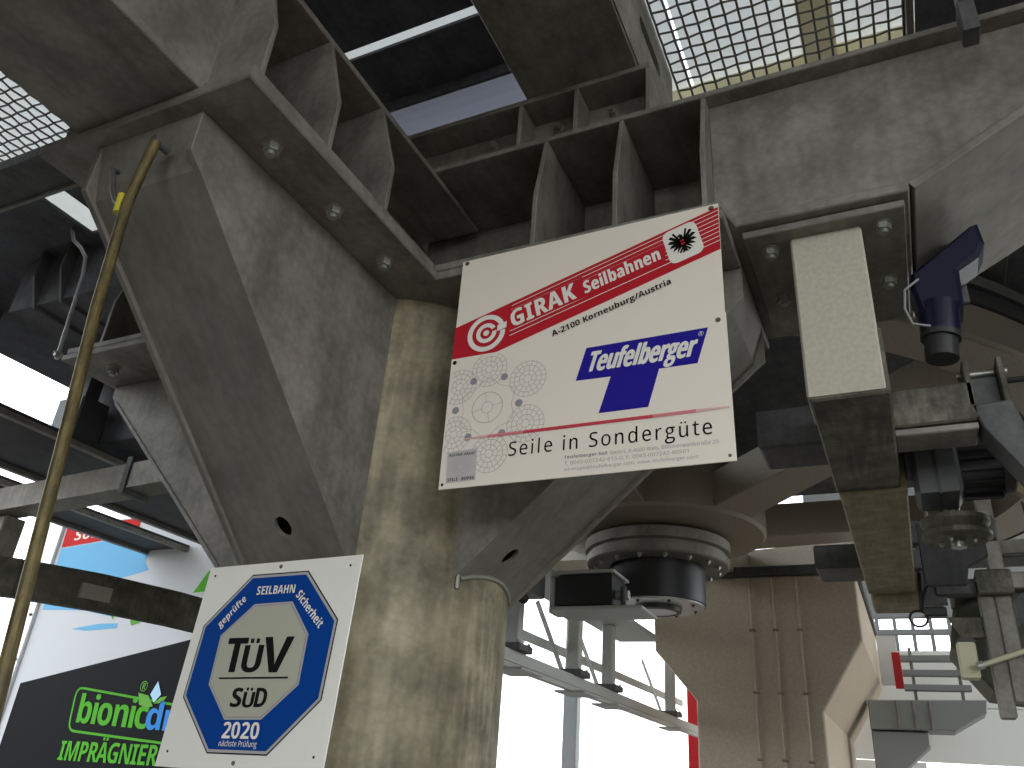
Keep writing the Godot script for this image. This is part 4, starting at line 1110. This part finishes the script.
# ---------------------------------------------------------------- machinery on the right
func build_right_machinery() -> void:
	var o := thing("brake_unit", "dark blue brake unit with a black cylinder below, under the haunch at the right", "machine", Vector3(0.22, 2.75, -2.2))
	var k := 0.88
	var at := func(x: float, y: float, z := -2.2) -> Vector3: return Vector3(x * k, 1.622 + (y - 1.6) * k, z)
	part(o, "hood", Shape.new().prism([at.call(0.165, 3.14), at.call(0.17, 3.195), at.call(0.37, 3.345), at.call(0.392, 3.35), at.call(0.40, 3.27), at.call(0.375, 3.22), at.call(0.312, 3.18), at.call(0.305, 3.05), at.call(0.18, 3.04)], Vector3(0, 0, -0.12), 0.012), M.blue_paint)
	part(o, "neck", Shape.new().cyl(at.call(0.235, 3.08, -2.24), at.call(0.228, 2.97, -2.24), 0.055, 0.05, 20), M.blue_paint)
	var c := part(o, "cylinder", Shape.new().cyl(at.call(0.232, 3.02, -2.24), at.call(0.218, 2.885, -2.24), 0.043, 0.043, 24), M.black_paint)
	part(c, "collar", Shape.new().cyl(at.call(0.228, 2.975, -2.24), at.call(0.225, 2.955, -2.24), 0.052, 0.052, 24), M.black_paint)
	part(o, "cable", Shape.new().tube([at.call(0.19, 3.16, -2.19), at.call(0.145, 3.12, -2.18), at.call(0.135, 3.05, -2.18), at.call(0.15, 2.99, -2.18), at.call(0.2, 2.985, -2.2)], 0.004, 8), M.grey_post)
	part(o, "mount", Shape.new().box(Vector3(0.2, 2.97, -2.32), Vector3(0.3, 3.2, -2.34), 0.003), M.dark_steel)

	o = thing("cross_tube", "dark square tube reaching right from the hanger arm to a forked bracket", "tube", Vector3(0.15, 2.62, -2.45))
	part(o, "tube", Shape.new().box(Vector3(0.046, 2.615, -2.36), Vector3(0.262, 2.735, -2.48), 0.006), M.worn_box)
	part(o, "lower_lip", Shape.new().box(Vector3(0.046, 2.59, -2.37), Vector3(0.26, 2.612, -2.50), 0.004), M.galvanised)
	o = thing("fork_bracket", "dark forked steel bracket with two upright lugs at the right edge", "bracket", Vector3(0.3, 2.5, -2.42))
	for x in [0.246, 0.332]:
		part(o, "lug", Shape.new().box(Vector3(x, 2.66, -2.36), Vector3(x + 0.018, 2.80, -2.50), 0.004), M.worn_box)
	part(o, "pin", Shape.new().cyl(Vector3(0.235, 2.785, -2.43), Vector3(0.365, 2.785, -2.43), 0.012, 0.012, 12), M.zinc_bolt)
	part(o, "web", Shape.new().box(Vector3(0.262, 2.64, -2.40), Vector3(0.332, 2.76, -2.42), 0.003), M.dark_steel)
	part(o, "foot", Shape.new().prism([Vector3(0.25, 2.66, -2.36), Vector3(0.352, 2.665, -2.36), Vector3(0.40, 2.42, -2.36), Vector3(0.36, 2.42, -2.36), Vector3(0.27, 2.585, -2.36)], Vector3(0, 0, -0.12), 0.004), M.dark_steel)
	part(o, "hose", Shape.new().tube([Vector3(0.35, 2.74, -2.40), Vector3(0.40, 2.74, -2.40), Vector3(0.43, 2.72, -2.40), Vector3(0.44, 2.66, -2.40)], 0.009, 8), M.black_rubber)

	o = thing("gear_motor", "dark grey gear motor with black cooling fins, right of the hanger arm", "motor", Vector3(0.19, 2.5, -2.75))
	part(o, "gear_case", Shape.new().box(Vector3(0.085, 2.50, -2.62), Vector3(0.215, 2.66, -2.80), 0.012), M.motor_grey)
	part(o, "case_joint", Shape.new().box(Vector3(0.148, 2.495, -2.615), Vector3(0.154, 2.665, -2.805)), M.black_paint)
	part(o, "motor_body", Shape.new().cyl(Vector3(0.215, 2.585, -2.71), Vector3(0.33, 2.585, -2.71), 0.07, 0.07, 24), M.black_paint)
	for i in 14:
		var a := TAU * i / 14.0
		var d := Vector3(0, cos(a), sin(a))
		part(o, "cooling_fin", Shape.new().bar(Vector3(0.22, 2.585, -2.71) + d * 0.076, Vector3(0.325, 2.585, -2.71) + d * 0.076, 0.004, 0.018, d.cross(Vector3.RIGHT)), M.black_paint)
	part(o, "fan_cover", Shape.new().cyl(Vector3(0.33, 2.585, -2.71), Vector3(0.365, 2.585, -2.71), 0.076, 0.070, 24), M.motor_grey)
	part(o, "mounting_foot", Shape.new().box(Vector3(0.066, 2.6, -2.64), Vector3(0.09, 2.70, -2.78), 0.003), M.dark_steel)

	o = thing("belt_pulley", "round dark belt pulley with a worn bright rim below the gear motor", "pulley", Vector3(0.19, 2.4, -2.8))
	var pc := Vector3(0.185, 0, -2.82)
	part(o, "pulley", Shape.new().lathe(pc, [Vector2(0.01, 2.405), Vector2(0.085, 2.40), Vector2(0.10, 2.41), Vector2(0.10, 2.425), Vector2(0.088, 2.44), Vector2(0.10, 2.455), Vector2(0.10, 2.47), Vector2(0.01, 2.475)], 40, true), M.worn_box)
	part(o, "shaft", Shape.new().cyl(pc + Vector3(0, 2.38, 0), pc + Vector3(0, 2.52, 0), 0.022, 0.022, 16), M.zinc_bolt)
	for i in 4:
		var a := TAU * i / 4.0 + 0.4
		part(o, "bolt", bolt_shape(pc + Vector3(cos(a) * 0.05, 2.403, sin(a) * 0.05), Vector3.DOWN, 0.009), M.zinc_bolt)

	o = thing("frame_plate", "large pale plate of the drive frame cut off by the right edge", "plate", Vector3(0.5, 2.3, -2.6))
	part(o, "plate", Shape.new().prism([Vector3(0.385, 2.66, -2.55), Vector3(0.62, 2.66, -2.55), Vector3(0.62, 2.2, -2.55), Vector3(0.40, 2.40, -2.55), Vector3(0.335, 2.46, -2.55)], Vector3(0, 0, -0.02), 0.003), M.rust_box)
	part(o, "stiffener", Shape.new().prism([Vector3(0.345, 2.44, -2.57), Vector3(0.62, 2.18, -2.57), Vector3(0.62, 2.12, -2.57), Vector3(0.36, 2.2, -2.57)], Vector3(0, 0, -0.02), 0.003), M.dark_steel)

	# sheave train support behind
	o = thing("steel_stand", "dark steel drive frame of posts and cross pieces behind the gear motor", "frame", Vector3(0.35, 1.9, -4.5))
	part(o, "post", Shape.new().box(Vector3(0.40, 2.12, -4.45), Vector3(0.47, 3.3, -4.55), 0.006), M.galvanised)
	part(o, "post", Shape.new().box(Vector3(0.335, 2.05, -4.45), Vector3(0.40, 2.59, -4.55), 0.006), M.galvanised)
	part(o, "junction_block", Shape.new().box(Vector3(0.335, 2.59, -4.40), Vector3(0.485, 2.71, -4.56), 0.008), M.worn_box)
	part(o, "cross_bar", Shape.new().box(Vector3(0.02, 2.86, -4.42), Vector3(0.46, 2.98, -4.52), 0.006), M.dark_steel)
	part(o, "cross_bar", Shape.new().box(Vector3(0.47, 2.62, -4.43), Vector3(1.2, 2.70, -4.53), 0.006), M.galvanised)
	part(o, "cross_bar", Shape.new().box(Vector3(0.16, 2.60, -4.44), Vector3(0.34, 2.66, -4.52), 0.006), M.dark_steel)
	part(o, "web_plate", Shape.new().box(Vector3(0.10, 2.56, -4.46), Vector3(0.20, 2.86, -4.50), 0.004), M.dark_steel)
	part(o, "lower_plate", Shape.new().prism([Vector3(0.19, 2.50, -4.47), Vector3(0.36, 2.50, -4.47), Vector3(0.36, 2.40, -4.47), Vector3(0.24, 2.40, -4.47)], Vector3(0, 0, -0.04), 0.004), M.worn_box)
	part(o, "gusset", Shape.new().prism([Vector3(0.40, 2.5, -4.5), Vector3(0.52, 2.62, -4.5), Vector3(0.62, 2.62, -4.5), Vector3(0.44, 2.40, -4.5)], Vector3(0, 0, -0.02), 0.003), M.dark_steel)
	o = thing("machine_housing", "greenish grey machine housing with a sloping top at the right edge", "housing", Vector3(0.5, 2.3, -5.1))
	part(o, "body", Shape.new().prism([Vector3(0.20, 2.45, -4.92), Vector3(0.24, 2.64, -4.92), Vector3(0.46, 2.72, -4.92), Vector3(0.95, 2.72, -4.92), Vector3(0.95, 2.15, -4.92), Vector3(0.36, 2.22, -4.92)], Vector3(0, 0, -0.5), 0.015), M.machine_green)
	part(o, "cap", Shape.new().box(Vector3(0.25, 2.70, -4.95), Vector3(0.42, 2.80, -5.3), 0.012), M.worn_box)
	part(o, "valve", Shape.new().cyl(Vector3(0.30, 2.80, -5.1), Vector3(0.30, 2.90, -5.1), 0.05, 0.04, 18), M.cream_cover)
	part(o, "stand", Shape.new().box(Vector3(0.6, 0, -5.1), Vector3(0.7, 2.2, -5.2), 0.01), M.dark_steel)
	o = thing("cable_tray", "dark cable tray running crosswise under the wheel at the right edge", "tray", Vector3(0.6, 3.0, -5.3))
	part(o, "tray", Shape.new().box(Vector3(0.02, 2.98, -5.22), Vector3(1.6, 3.0, -5.45), 0.004), M.dark_steel)
	part(o, "side_rail", Shape.new().box(Vector3(0.02, 3.0, -5.22), Vector3(1.6, 3.08, -5.235), 0.003), M.galvanised)
	part(o, "side_rail", Shape.new().box(Vector3(0.02, 3.0, -5.435), Vector3(1.6, 3.08, -5.45), 0.003), M.galvanised)
	for x in [0.2, 0.75, 1.3]:
		part(o, "hanger_rod", Shape.new().cyl(Vector3(x, 3.08, -5.228), Vector3(x, 3.54, -5.228), 0.01, 0.01, 8), M.zinc_bolt)
	o = thing("support_plate", "dark notched steel plate between the pulley and the steel stand", "plate", Vector3(0.22, 2.75, -3.9))
	part(o, "plate", Shape.new().prism([Vector3(0.10, 2.80, -3.9), Vector3(0.36, 2.80, -3.9), Vector3(0.36, 2.64, -3.9), Vector3(0.28, 2.60, -3.9), Vector3(0.26, 2.52, -3.9), Vector3(0.10, 2.52, -3.9)], Vector3(0, 0, -0.03), 0.004), M.track_dark)
	part(o, "stud", bolt_shape(Vector3(0.17, 2.70, -3.9), Vector3(0, 0, 1), 0.016), M.zinc_bolt)
	part(o, "stud", bolt_shape(Vector3(0.30, 2.70, -3.9), Vector3(0, 0, 1), 0.016), M.zinc_bolt)
	part(o, "spacer", Shape.new().box(Vector3(0.066, 2.6, -3.9), Vector3(0.10, 2.68, -3.96), 0.003), M.dark_steel)
	o = thing("control_box", "black control box under the wheel, right of the hanger arm's end", "box", Vector3(0.1, 2.7, -4.9))
	part(o, "housing", Shape.new().box(Vector3(-0.05, 2.66, -4.86), Vector3(0.20, 2.92, -5.1), 0.012), M.black_paint)
	part(o, "lid", Shape.new().box(Vector3(-0.06, 2.92, -4.85), Vector3(0.21, 2.945, -5.11), 0.006), M.dark_steel)
	part(o, "side_plate", Shape.new().box(Vector3(0.211, 2.70, -4.85), Vector3(0.245, 2.96, -4.9), 0.004), M.galvanised)
	o = thing("cream_cover", "small cream-coloured cover box below the drive frame", "cover", Vector3(0.25, 2.2, -4.5))
	part(o, "cover", Shape.new().box(Vector3(0.205, 2.22, -4.45), Vector3(0.285, 2.38, -4.55), 0.008), M.cream_cover)
	part(o, "lid", Shape.new().prism([Vector3(0.2, 2.38, -4.44), Vector3(0.29, 2.38, -4.44), Vector3(0.27, 2.40, -4.44), Vector3(0.22, 2.40, -4.44)], Vector3(0, 0, -0.12)), M.dark_steel)
	o = thing("bright_rod", "pale metal rod slanting in from the right edge", "rod", Vector3(0.4, 2.3, -4.4))
	part(o, "rod", Shape.new().cyl(Vector3(0.285, 2.265, -4.4), Vector3(0.62, 2.38, -4.4), 0.012, 0.012, 12), M.cream_cover)
	part(o, "rod_end", Shape.new().cyl(Vector3(0.275, 2.262, -4.4), Vector3(0.30, 2.27, -4.4), 0.018, 0.018, 12), M.aluminium)
	# cable loop
	o = thing("sensor_cable", "black sensor cable hanging in a small loop below the hanger arm", "cable", Vector3(0.1, 2.4, -4.0))
	var q := []
	for i in 25:
		var a := PI * 0.75 - TAU * i / 24.0
		q.append(Vector3(0.055 + 0.035 * cos(a), 2.40 + 0.035 * sin(a), -4.0 + 0.01 * i / 24.0))
	var lead := [Vector3(0.175, 2.585, -4.0), Vector3(0.13, 2.57, -4.0), Vector3(0.10, 2.53, -4.0), Vector3(0.085, 2.48, -4.0), Vector3(0.075, 2.44, -4.0)]
	part(o, "lead", Shape.new().tube(lead, 0.006, 8), M.black_rubber)
	part(o, "loop", Shape.new().tube(q, 0.005, 8), M.black_rubber)
	part(o, "sensor", Shape.new().box(Vector3(0.08, 2.405, -3.97), Vector3(0.17, 2.445, -4.03), 0.006), M.black_paint)
	part(o, "stem", Shape.new().tube([Vector3(0.085, 2.60, -4.0), Vector3(0.075, 2.50, -4.0), Vector3(0.07, 2.43, -4.0)], 0.008, 8), M.black_rubber)

# ---------------------------------------------------------------- far right background
func build_right_background() -> void:
	var o := thing("cabin_cabinet", "grey steel cabinet with upright ribs low behind the pylon", "cabinet", Vector3(0, 1.5, -9.2))
	part(o, "body", Shape.new().prism([Vector3(-0.45, 2.66, -9.2), Vector3(0.60, 2.68, -9.2), Vector3(0.58, 2.57, -9.2), Vector3(0.29, 2.40, -9.2), Vector3(-0.45, 2.39, -9.2)], Vector3(0, 0, -0.5), 0.01), M.grey_post)
	for x in [-0.2, -0.05, 0.09]:
		part(o, "rib", Shape.new().box(Vector3(x, 2.40, -9.2), Vector3(x + 0.02, 2.66, -9.17), 0.003), M.galvanised)
	part(o, "lower_body", Shape.new().prism([Vector3(-0.45, 2.38, -9.25), Vector3(0.06, 2.38, -9.25), Vector3(0.06, 2.26, -9.25), Vector3(-0.18, 2.05, -9.25), Vector3(-0.2, 1.2, -9.25), Vector3(-0.45, 1.2, -9.25)], Vector3(0, 0, -0.4), 0.01), M.grey_post)
	part(o, "leg", Shape.new().box(Vector3(-0.44, 0, -9.3), Vector3(-0.34, 1.2, -9.4), 0.01), M.grey_post)
	o = thing("slatted_rack", "stack of grey horizontal bars behind the sensor cable", "rack", Vector3(0.15, 2.7, -9.4))
	for y in [2.78, 2.92, 3.06]:
		part(o, "bar", Shape.new().box(Vector3(-0.1, y, -9.4), Vector3(0.5, y + 0.06, -9.5), 0.006), M.grey_post)
	for x in [-0.02, 0.4]:
		part(o, "upright", Shape.new().box(Vector3(x, 2.68, -9.45), Vector3(x + 0.03, 3.2, -9.5), 0.003), M.galvanised)
	o = thing("wall_right", "pale panelled end wall at the right of the station", "", Vector3(2, 0, -10.6))
	o.remove_meta("category")
	o.set_meta("kind", "structure")
	for y in [[0.0, 2.19], [2.20, 2.75], [2.76, 3.36]]:
		part(o, "wall_panel", Shape.new().box(Vector3(-1.0, y[0], -10.6), Vector3(3.2 if y[0] > 1.0 else 0.0, y[1], -10.7)), M.pale_wall)
	part(o, "wall_panel", Shape.new().box(Vector3(-1.0, 3.74, -10.6), Vector3(3.2, 6.9, -10.7)), M.grey_post)
	for i in 22:
		part(o, "mullion", Shape.new().box(Vector3(-0.9 + i * 0.19, 3.36, -10.6), Vector3(-0.86 + i * 0.19, 3.74, -10.66)), M.grey_post)
	part(o, "window_rail", Shape.new().box(Vector3(-1.0, 3.54, -10.58), Vector3(3.2, 3.60, -10.66), 0.004), M.grey_post)
	o = thing("red_post", "bright red upright post beside the glazing, left of the pylon", "post", Vector3(-2.41, 0, -10.2))
	part(o, "post", Shape.new().box(Vector3(-2.5, 0, -10.15), Vector3(-2.34, 3.4, -10.3), 0.01), M.red_frame)
	part(o, "cap", Shape.new().box(Vector3(-2.52, 3.4, -10.13), Vector3(-2.32, 3.43, -10.32), 0.005), M.galvanised)
	o = thing("red_notice", "white notice board with a red border behind the pylon's right edge", "notice", Vector3(-0.2, 2.75, -9.6))
	part(o, "board", Shape.new().box(Vector3(-0.31, 2.85, -9.6), Vector3(-0.12, 3.35, -9.62), 0.004), M.pale_wall)
	part(o, "border", Shape.new().box(Vector3(-0.18, 2.82, -9.595), Vector3(-0.10, 3.18, -9.625), 0.004), M.red_frame)
